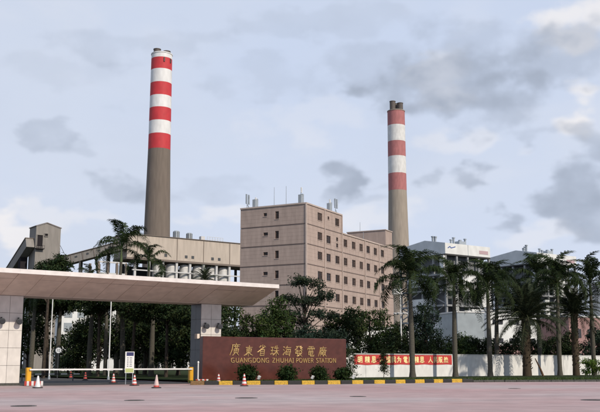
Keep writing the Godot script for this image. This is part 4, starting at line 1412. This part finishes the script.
# ------------------------------------------------------------------ chimneys
func chimney(label: String, at: Vector3, bands: Array, radii: Callable, concrete: Material, red: Material, white: Material, flue_h: float, brackets: bool) -> void:
	var t := thing("chimney", label, "chimney", at, 20.0, "tall striped chimneys")
	var g := Geo.new()
	var prof := []
	for i in 13:
		var y: float = bands[-1][0] * i / 12.0
		prof.append([radii.call(y), y])
	g.lathe(prof, 40)
	gpart("shaft", g, concrete, t)
	for b in bands:
		g = Geo.new()
		g.lathe([[radii.call(b[0]) + 0.02, b[0]], [radii.call(b[1]) + 0.02, b[1]]], 40)
		gpart("band", g, red if b[2] == "r" else white, t)
	var top: float = bands[0][1]
	var rt: float = radii.call(top)
	g = Geo.new()
	g.lathe([[rt + 0.02, top], [rt + 0.35, top + 0.05], [rt + 0.35, top + 0.9], [rt - 0.6, top + 0.92], [rt - 0.6, top + 0.2], [0.01, top + 0.2]], 40)
	gpart("rim", g, white if bands[0][2] == "w" else concrete, t)
	for f in [[-4.2, 1.0, 0.0], [3.6, 2.2, -1.4], [0.5, -4.4, -0.6]]:
		g = Geo.new()
		var hh: float = flue_h + f[2]
		g.lathe([[2.9, top + 0.2], [2.9, top + hh - 0.6], [3.15, top + hh - 0.6], [3.15, top + hh], [2.6, top + hh], [2.6, top + 0.5]], 24, Vector3(f[0], 0, f[1]))
		gpart("flue", g, M.flue, t)
	if brackets:
		for a in [0.05, 0.75]:
			g = Geo.new()
			g.box(Vector3(sin(a) * (rt + 0.3), top - 6.0, cos(a) * (rt + 0.3)), Vector3(0.9, 3.6, 0.9), Basis(Vector3.UP, a))
			gpart("aviation_lamp_bracket", g, M.flue, t)


func build_chimneys() -> void:
	chimney("tall chimney with bright red and white bands above brown concrete", Vector3(-114.2, 0, -710.0), [[248.7, 252.4, "w"], [238.9, 248.7, "r"], [227.7, 238.9, "w"], [216.7, 227.7, "r"], [206.5, 216.7, "w"], [195.5, 206.5, "r"], [184.6, 195.5, "w"], [172.1, 184.6, "r"]], func(y): return 8.5 + 0.5 * (252.0 - y) / 80.0 if y > 172.0 else 9.0 + 1.4 * (172.0 - y) / 70.0, M.concrete_brown, M.chimney_red, M.chimney_white, 4.6, true)
	chimney("tall chimney with faded pink and white bands behind the office", Vector3(97.3, 0, -880.0), [[237.9, 252.6, "r"], [221.3, 237.9, "w"], [205.8, 221.3, "r"], [188.4, 205.8, "w"], [171.1, 188.4, "r"]], func(y): return 8.7 + 0.4 * (252.0 - y) / 80.0 if y > 171.0 else 9.1 + 1.7 * (171.0 - y) / 80.0, M.concrete_pale, M.faded_red, M.faded_white, 10.5, false)


# ------------------------------------------------------------------ coal handling on the left
func site_point(o: Vector3, x: float, z: float, y := 0.0) -> Vector3:
	var r := deg_to_rad(TURN)
	return o + Vector3(cos(r) * x + sin(r) * z, y, -sin(r) * x + cos(r) * z)


func build_gallery() -> void:
	var org := Vector3(-20.1, 0, -300.0)      # a point on the street face of the gallery
	var t := thing("bunker_gallery", "long beige gallery raised on columns behind the canopy", "building", org, TURN)
	boxpart("body", M.gallery, t, Vector3(-6.5, 37.6, -5.0), Vector3(69.0, 7.2, 10.0))
	boxpart("roof_edge", M.gallery_trim, t, Vector3(-6.5, 41.28, -5.0), Vector3(69.6, 0.2, 10.6))
	boxpart("floor_beam", M.gallery_trim, t, Vector3(-6.5, 33.7, -5.0), Vector3(69.4, 0.6, 10.3))
	for x in [-37.6, -23.7, -14.0, -4.1, 8.0]:
		boxpart("joint_cover", M.gallery_trim, t, Vector3(x, 37.6, 0.03), Vector3(0.22, 7.2, 0.1))
	for x in [-27.7, -20.4, -18.0, -10.65, -8.1, 4.0]:
		var g := Geo.new()
		g.box(Vector3(x, 35.4, 0.04), Vector3(0.95, 0.9, 0.12))
		gpart("vent", g, M.dark_metal, t)
	for x in [-38.0, -33.2, -28.3, -23.5, -18.65, -13.7, -8.8, -3.85, 4.0, 14.0, 24.0]:
		boxpart("column", M.steel_pale, t, Vector3(x, 16.75, -0.6), Vector3(0.7, 33.4, 0.7))
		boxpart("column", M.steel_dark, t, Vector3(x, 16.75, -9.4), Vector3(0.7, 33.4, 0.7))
	for y in [30.2, 25.0, 18.0]:
		boxpart("walkway", M.steel_pale, t, Vector3(-14.0, y, -0.35), Vector3(50.0, 0.35, 0.5))
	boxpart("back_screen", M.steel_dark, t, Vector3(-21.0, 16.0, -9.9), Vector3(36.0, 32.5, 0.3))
	var sx := [-24.16, -19.27, -14.46, -9.57, -4.97, -29.0]
	var names := ["white silo under the gallery nearest the drooping palm", "second white silo under the gallery from the drooping palm", "white silo under the gallery behind the spiky palm's left side", "white silo under the gallery behind the spiky palm", "white silo under the gallery closest to the office", "white silo under the gallery hidden mostly by the drooping palm"]
	for i in sx.size():
		var s := thing("silo", names[i], "silo", site_point(org, sx[i], -2.9), TURN, "silos under the gallery")
		var g := Geo.new()
		g.lathe([[1.0, 12.0], [1.85, 17.0], [1.85, 32.0], [1.5, 33.0], [0.01, 33.3]], 28)
		gpart("shell", g, M.silo, s)
		for y in [19.5, 25.0, 30.0]:
			g = Geo.new()
			g.lathe([[1.86, y], [1.95, y + 0.05], [1.95, y + 0.3], [1.86, y + 0.35]], 28)
			gpart("hoop", g, M.steel_pale, s)
		g = Geo.new()
		for a in 4:
			g.beam(Vector3(cos(a * PI / 2) * 1.6, 0, sin(a * PI / 2) * 1.6), Vector3(cos(a * PI / 2) * 1.6, 17.5, sin(a * PI / 2) * 1.6), 0.35, 0.35)
		gpart("stand", g, M.steel_dark, s)
	# drums and boxes on the gallery roof
	var drums := [[-21.8, 1.0, 2.9, "blue-grey drum on the gallery roof nearest the striped chimney"], [-17.0, 0.95, 2.6, "blue-grey drum on the gallery roof, second from the chimney"], [-36.0, 1.0, 2.9, "grey drum on the gallery roof behind the wide palm crown"]]
	for d in drums:
		var s := thing("roof_drum", d[3], "tank", site_point(org, d[0], -4.5, 41.38), TURN, "drums on the gallery roof")
		var g := Geo.new()
		g.lathe([[d[1], 0.0], [d[1], d[2] - 0.3], [d[1] * 0.75, d[2]], [0.01, d[2] + 0.05]], 20)
		gpart("shell", g, M.grey_metal, s)
		g = Geo.new()
		for k in 8:
			var a := k * TAU / 8
			g.box(Vector3(cos(a) * (d[1] + 0.05), d[2] * 0.45, sin(a) * (d[1] + 0.05)), Vector3(0.12, d[2] * 0.9, 0.12))
		gpart("rib", g, M.dark_metal, s)
	var hb := thing("roof_cabinet", "pale box with railing on the gallery roof near the office", "cabinet", site_point(org, -12.2, -4.5, 41.38), TURN)
	boxpart("case", M.steel_pale, hb, Vector3(0, 0.9, 0), Vector3(1.4, 1.8, 1.4))
	var rg := Geo.new()
	rg.box(Vector3(3.6, 1.5, 2.5), Vector3(6.0, 0.1, 0.1))
	rg.box(Vector3(3.6, 0.8, 2.5), Vector3(6.0, 0.08, 0.08))
	for k in 7:
		rg.box(Vector3(0.6 + k, 0.75, 2.5), Vector3(0.09, 1.5, 0.09))
	gpart("railing", rg, M.steel_pale, hb)

	# block under the left end of the gallery
	var ub := thing("steel_frame", "dark open steel frame under the gallery's left end", "frame", site_point(org, -41.5, -1.0), TURN)
	for x in [-8.5, -5.5, -2.5, 0.5]:
		boxpart("column", M.gallery_trim, ub, Vector3(x, 16.0, 0.5), Vector3(0.6, 32.0, 0.6))
		boxpart("column", M.gallery_trim, ub, Vector3(x, 16.0, -6.0), Vector3(0.6, 32.0, 0.6))
	for y in [32.0, 28.5, 25.0, 20.0]:
		boxpart("beam", M.steel_pale, ub, Vector3(-4.0, y, 0.55), Vector3(9.4, 0.5, 0.4))
	boxpart("cladding", M.gallery_trim, ub, Vector3(-4.0, 22.0, -4.5), Vector3(9.0, 12.0, 2.0))

	# conveyor from the transfer tower up to the gallery
	var cv := thing("conveyor_bridge", "covered grey conveyor bridge rising from the coal tower to the gallery", "conveyor", Vector3.ZERO)
	var a := Vector3(-76.0, 32.3, -280.0)
	var b := Vector3(-54.0, 37.6, -276.5)
	var dir := (b - a).normalized()
	var side := dir.cross(Vector3.UP).normalized()
	var bs := Basis(dir, side.cross(dir), side)
	var L := (b - a).length()
	var g5 := Geo.new()
	g5.box((a + b) * 0.5, Vector3(L, 2.6, 3.0), bs)
	gpart("gallery_box", g5, M.tower, cv)
	g5 = Geo.new()
	g5.box((a + b) * 0.5 + bs * Vector3(0, 1.4, 0), Vector3(L + 0.2, 0.2, 3.5), bs)
	gpart("roof", g5, M.gallery_trim, cv)
	for k in 6:
		g5 = Geo.new()
		g5.box(a + dir * (1.5 + k * L / 6.0) + bs * Vector3(0, 0, 1.53), Vector3(0.2, 2.6, 0.12), bs)
		gpart("rib", g5, M.gallery_trim, cv)
		g5 = Geo.new()
		g5.box(a + dir * (3.2 + k * L / 6.0) + bs * Vector3(0, 0.25, 1.52), Vector3(0.8, 0.5, 0.08), bs)
		gpart("vent", g5, M.dark_metal, cv)
	g5 = Geo.new()
	for k in [0.35, 0.75]:
		var p: Vector3 = a.lerp(b, k)
		for s in [-1.0, 1.0]:
			g5.beam(Vector3(p.x, 0, p.z + s * 2.2), Vector3(p.x, p.y - 1.2, p.z + s * 1.2), 0.5, 0.5)
	gpart("trestle", g5, M.steel_dark, cv)

	# coal transfer tower
	var to := Vector3(-81.6, 0, -275.0)
	var tw := thing("transfer_tower", "tall grey brown coal transfer tower above the canopy", "tower", to, TURN)
	var tg := Geo.new()
	tg.prism([Vector2(0, 0), Vector2(7.85, 0), Vector2(7.85, 43.3), Vector2(3.3, 44.6), Vector2(0, 43.4)], -6.0, 0.0)
	gpart("wall", tg, M.tower, tw)
	tg = Geo.new()
	tg.beam(Vector3(-0.2, 43.5, 0.1), Vector3(3.3, 44.75, 0.1), 0.25, 0.25)
	tg.beam(Vector3(3.3, 44.75, 0.1), Vector3(8.05, 43.4, 0.1), 0.25, 0.25)
	tg.beam(Vector3(-0.1, 43.5, 0.1), Vector3(-0.1, 43.5, -6.2), 0.25, 0.25)
	gpart("roof_edge", tg, M.gallery_trim, tw)
	for op in [[1.25, 38.9, 1.7, 3.6], [3.2, 40.9, 0.95, 0.75]]:   # framed dark openings
		boxpart("opening", M.tower_dark, tw, Vector3(op[0], op[1], 0.02), Vector3(op[2], op[3], 0.1))
		var fr := Geo.new()
		fr.box(Vector3(op[0], op[1] + op[3] * 0.5 + 0.08, 0.12), Vector3(op[2] + 0.3, 0.16, 0.3))
		fr.box(Vector3(op[0], op[1] - op[3] * 0.5 - 0.08, 0.12), Vector3(op[2] + 0.3, 0.16, 0.3))
		for sd in [-1.0, 1.0]:
			fr.box(Vector3(op[0] + sd * (op[2] * 0.5 + 0.07), op[1], 0.12), Vector3(0.14, op[3], 0.3))
		gpart("opening_frame", fr, M.tower, tw)
	boxpart("balcony", M.tower_dark, tw, Vector3(1.2, 36.4, 0.6), Vector3(2.6, 0.2, 1.2))
	tg = Geo.new()
	for k in 5:
		tg.box(Vector3(-0.05 + k * 0.62, 36.9, 1.15), Vector3(0.07, 1.0, 0.07))
	tg.box(Vector3(1.2, 37.4, 1.15), Vector3(2.6, 0.08, 0.08))
	gpart("railing", tg, M.tower_dark, tw)
	tg = Geo.new()
	tg.box(Vector3(9.2, 34.9, -1.5), Vector3(2.6, 0.5, 1.6))
	tg.box(Vector3(8.05, 36.0, -1.5), Vector3(0.4, 2.6, 1.2))
	gpart("jib_platform", tg, M.tower_dark, tw)
	tg = Geo.new()
	tg.beam(Vector3(10.3, 35.0, -1.5), Vector3(7.9, 39.0, -1.5), 0.1, 0.1)
	gpart("stay", tg, M.tower_dark, tw)
	var ls := thing("inclined_conveyor", "inclined conveyor housing running down left from the coal tower", "conveyor", to, TURN)
	# it leaves the tower's left side and falls away to the rear
	var top_end := Vector3(-1.4, 38.2, -1.0)
	var low_end := Vector3(-1.4, 24.6, -31.0)
	var fall := (low_end - top_end).normalized()
	var across := Vector3.LEFT
	var cb := Basis(across, fall.cross(across) * -1.0, fall)
	if cb.y.y < 0.0:
		cb = Basis(-across, -cb.y, fall)
	var mid := (top_end + low_end) * 0.5
	tg = Geo.new()
	tg.box(mid, Vector3(2.5, 3.0, (low_end - top_end).length()), cb)
	gpart("housing", tg, M.tower, ls)
	tg = Geo.new()
	tg.box(mid + cb.y * 1.6, Vector3(2.9, 0.2, (low_end - top_end).length() + 0.4), cb)
	gpart("roof", tg, M.gallery_trim, ls)
	for k in [0.2, 0.45, 0.7, 0.95]:
		var p: Vector3 = top_end.lerp(low_end, k)
		tg = Geo.new()
		tg.box(Vector3(p.x, (p.y - 1.4) * 0.5, p.z), Vector3(2.2, p.y - 1.4, 2.4))
		gpart("trestle", tg, M.tower_dark, ls)


# ------------------------------------------------------------------ boiler houses on the right
func boiler(label: String, at: Vector3, long: float, deep: float, high: float, seed_of: int) -> void:
	var b := thing("boiler_house", label, "building", at, TURN, "boiler houses behind the palms")
	var band := 4.9
	var y0 := high - band
	# clad top with a low gable towards the left
	var g := Geo.new()
	g.prism([Vector2(0, y0), Vector2(deep, y0), Vector2(deep, high + 0.2), Vector2(deep * 0.42, high + 2.3), Vector2(0, high)], 0.0, long)
	var top := gpart("clad_top", g, M.boiler_clad, b)
	top.rotation_degrees.y = 90.0
	boxpart("front_cladding", M.boiler_white, b, Vector3(long * 0.5, y0 + band * 0.5, 0.06), Vector3(long, band - 0.1, 0.14))
	boxpart("eave", M.steel_dark, b, Vector3(long * 0.5, y0 - 0.35, -deep * 0.5), Vector3(long + 0.2, 0.6, deep + 0.2))
	for k in [0.5]:
		boxpart("joint_cover", M.grey_metal, b, Vector3(long * k, y0 + band * 0.5, 0.16), Vector3(0.2, band, 0.1))
	boxpart("louvre", M.rose_louvre, b, Vector3(long * 0.85, y0 + band * 0.42, 0.16), Vector3(long * 0.2, 1.6, 0.12))
	g = Geo.new()
	stroke(g, [Vector2(0, 0.2), Vector2(1.2, 0.9), Vector2(2.0, 0.3), Vector2(3.2, 0.6), Vector2(4.6, 1.0)], 0.42, 0.06, Vector3(long * 0.06, y0 + band * 0.5, 0.14))
	gpart("emblem", g, M.blue_print, b)
	# open steelwork below: dark core, columns, floors, bracing
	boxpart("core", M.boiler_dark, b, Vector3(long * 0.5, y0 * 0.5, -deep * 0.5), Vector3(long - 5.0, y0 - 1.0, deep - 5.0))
	for i in 5:
		var x := lerpf(0.5, long - 0.5, i / 4.0)
		boxpart("column", M.boiler_steel, b, Vector3(x, y0 * 0.5 - 0.4, -0.5), Vector3(0.9, y0 - 0.8, 0.9))
	for i in range(1, 5):
		var z := lerpf(-0.5, -deep + 0.5, i / 4.0)
		boxpart("column", M.boiler_steel, b, Vector3(0.5, y0 * 0.5 - 0.4, z), Vector3(0.9, y0 - 0.8, 0.9))
	for y in [6.0, 13.0, 20.0, 27.0, 34.0, 41.0]:
		boxpart("floor_slab", M.boiler_white if y == 13.0 else M.boiler_steel, b, Vector3(long * 0.5, y, -0.7), Vector3(long + 0.4, 0.8, 2.2))
		boxpart("floor_slab", M.boiler_steel, b, Vector3(0.2, y, -deep * 0.5), Vector3(1.8, 0.8, deep - 3.0))
		for k in 2:
			var z0 := -1.0 - k * deep * 0.5
			g = Geo.new()
			g.beam(Vector3(0.4, y - 6.0, z0), Vector3(0.4, y, z0 - deep * 0.45), 0.4, 0.4)
			gpart("brace", g, M.boiler_steel, b)
			g = Geo.new()
			g.beam(Vector3(0.2, y, z0), Vector3(0.2, y - 6.0, z0 - deep * 0.45), 0.4, 0.4)
			gpart("brace", g, M.boiler_steel, b)
		for k in 4:
			if (k + int(y)) % 2:
				var xa := 0.6 + k * (long - 1.2) / 4.0
				g = Geo.new()
				g.beam(Vector3(xa, y - 6.0, -0.3), Vector3(xa + long / 4.4, y, -0.3), 0.35, 0.35)
				gpart("brace", g, M.boiler_steel, b)
	# pale cladding strips and boxes on the steelwork
	boxpart("cladding_strip", M.boiler_white, b, Vector3(-0.2, y0 - 5.5, -1.4), Vector3(1.6, 9.5, 2.4))
	boxpart("cladding_strip", M.boiler_white, b, Vector3(5.2, 16.0, 0.4), Vector3(3.2, 32.0, 1.0))
	boxpart("cladding_strip", M.boiler_white, b, Vector3(12.6, 22.0, 0.3), Vector3(4.0, 6.0, 0.8))
	boxpart("cladding_strip", M.boiler_white, b, Vector3(long * 0.72, 24.0, 0.3), Vector3(long * 0.4, 3.6, 0.8))
	boxpart("cladding_strip", M.boiler_white, b, Vector3(long * 0.6, 17.0, 0.3), Vector3(long * 0.7, 2.8, 0.8))
	boxpart("cladding_strip", M.boiler_clad, b, Vector3(long * 0.45, 9.5, 0.3), Vector3(long * 0.6, 5.0, 0.8))
	boxpart("cladding_strip", M.boiler_white, b, Vector3(-0.3, 27.0, -deep * 0.55), Vector3(0.8, 7.0, deep * 0.5))
	boxpart("cladding_strip", M.boiler_clad, b, Vector3(-0.3, 39.0, -deep * 0.6), Vector3(0.8, 6.0, deep * 0.4))
	boxpart("cladding_strip", M.boiler_white, b, Vector3(long * 0.5, 38.0, 0.3), Vector3(long * 0.3, 8.0, 0.8))
	boxpart("cladding_strip", M.boiler_white, b, Vector3(long * 0.86, 33.0, 0.3), Vector3(long * 0.22, 12.0, 0.8))
	boxpart("cladding_strip", M.boiler_white, b, Vector3(-0.35, 16.0, -deep * 0.4), Vector3(0.7, 9.0, deep * 0.6))
	# vents on the roof
	var r := RandomNumberGenerator.new()
	r.seed = seed_of
	g = Geo.new()
	for k in [[-0.05, 0.22], [0.02, 0.3], [0.08, 0.32], [0.14, 0.4], [0.2, 0.42], [0.42, 0.3], [0.48, 0.3], [0.62, 0.3], [0.68, 0.35], [0.74, 0.3]]:
		var h := r.randf_range(1.6, 3.6)
		var p := Vector3(maxf(0.8, k[0] * long + 1.0), high + 0.8, -deep * k[1])
		g.box(p + Vector3(0, h * 0.5, 0), Vector3(0.7, h, 0.7))
		g.box(p + Vector3(0, h, 0), Vector3(1.1, 0.5, 1.1))
	gpart("roof_vent", g, M.grey_metal, b)
	g = Geo.new()
	g.box(Vector3(long * 0.66, high + 1.9, -deep * 0.3), Vector3(4.0, 2.0, 3.0))
	gpart("roof_cabin", g, M.grey_metal, b)


func build_right() -> void:
	boiler("pale grey boiler house with steel frame behind the banner's palms", Vector3(65.0, 0, -400.0), 29.0, 31.0, 55.0, 3)
	boiler("second pale boiler house further right behind the date palms", Vector3(115.5, 0, -436.0), 30.0, 31.0, 55.0, 4)
	# low sheds behind the wall
	var s := thing("grey_shed", "low blue-grey windowless shed between two royal palms", "building", Vector3(29.0, 0, -143.0), 20.0)
	boxpart("wall", M.shed_grey, s, Vector3(-2.3, 4.7, -3), Vector3(4.8, 9.4, 6.0))
	boxpart("roof_edge", M.steel_pale, s, Vector3(-2.3, 9.45, -3), Vector3(5.0, 0.2, 6.2))
	boxpart("end_wall", M.boiler_white, s, Vector3(0.16, 4.6, -3), Vector3(0.1, 9.2, 5.6))
	boxpart("door", M.dark_metal, s, Vector3(-3.2, 1.2, 0.04), Vector3(1.2, 2.4, 0.1))
	var wb := thing("white_annex", "white two-tone annex with window slots beyond the third royal palm", "building", Vector3(32.5, 0, -150.0), 20.0)
	boxpart("wall", M.boiler_white, wb, Vector3(3.5, 5.0, -4), Vector3(9.5, 10.0, 8.0))
	boxpart("base", M.rose_wall, wb, Vector3(3.5, 2.2, 0.06), Vector3(9.5, 4.4, 0.12))
	boxpart("roof_edge", M.steel_pale, wb, Vector3(3.5, 10.1, -4), Vector3(9.8, 0.2, 8.3))
	for y in [5.2, 8.3]:
		for k in 3:
			var g := Geo.new()
			g.box(Vector3(0.3 + k * 3.1, y, 0.03), Vector3(1.9, 0.8, 0.1))
			gpart("window", g, M.glass_dark, wb)
	var rb := thing("rose_building", "rose-coloured low building at the right edge behind the wall", "building", Vector3(52.0, 0, -158.0), 25.0)
	boxpart("wall", M.rose_wall, rb, Vector3(0, 4.7, -4), Vector3(13.0, 9.4, 8.0))
	boxpart("roof_edge", M.boiler_white, rb, Vector3(0, 9.5, -4), Vector3(13.3, 0.25, 8.3))
	for y in [2.4, 6.6]:
		for k in 4:
			var g := Geo.new()
			g.box(Vector3(-4.6 + k * 3.0, y, 0.03), Vector3(1.4, 1.5, 0.1))
			gpart("window", g, M.glass_dark, rb)
	var tb := thing("white_tower_block", "white block peeping out beside the palm at the right edge", "building", Vector3(64.0, 0, -178.0), 25.0)
	boxpart("wall", M.boiler_white, tb, Vector3(0, 8.6, -3), Vector3(6.5, 17.2, 6.0))
	boxpart("roof_edge", M.steel_pale, tb, Vector3(0, 17.3, -3), Vector3(6.8, 0.2, 6.3))
	for y in [5.0, 9.5, 14.0]:
		for k in 2:
			var g := Geo.new()
			g.box(Vector3(-1.6 + k * 3.0, y, 0.03), Vector3(1.4, 1.5, 0.1))
			gpart("window", g, M.glass_dark, tb)
	var lb := thing("white_lodge", "white low building glimpsed through trees below the office", "building", Vector3(13.5, 0, -150.0), 35.0)
	boxpart("wall", M.boiler_white, lb, Vector3(0, 3.6, -3), Vector3(14.0, 7.2, 6.0))
	boxpart("roof", M.steel_pale, lb, Vector3(0, 7.3, -3), Vector3(14.5, 0.3, 6.6))
	for k in 4:
		var g := Geo.new()
		g.box(Vector3(-5.2 + k * 3.4, 5.0, 0.03), Vector3(1.5, 1.5, 0.1))
		gpart("window", g, M.glass_dark, lb)
	var gl := thing("white_works_hall", "white works hall with window grid seen under the canopy", "building", Vector3(-44.5, 0, -190.0), 20.0)
	boxpart("wall", M.boiler_white, gl, Vector3(0, 7.0, -4), Vector3(12.0, 14.0, 8.0))
	boxpart("roof_edge", M.steel_pale, gl, Vector3(0, 14.1, -4), Vector3(12.3, 0.2, 8.3))
	for y in [9.0, 11.8]:
		for k in 4:
			var g := Geo.new()
			g.box(Vector3(-4.1 + k * 2.7, y, 0.03), Vector3(1.6, 1.7, 0.1))
			gpart("window", g, M.shed_grey, gl)


func _ready() -> void:
	rng.seed = 7
	look()
	make_materials()
	build_ground()
	build_chimneys()
	build_office()
	build_gallery()
	build_right()
	build_gate()
	build_sign()
	build_wall()
	build_plants()
	build_lamp()
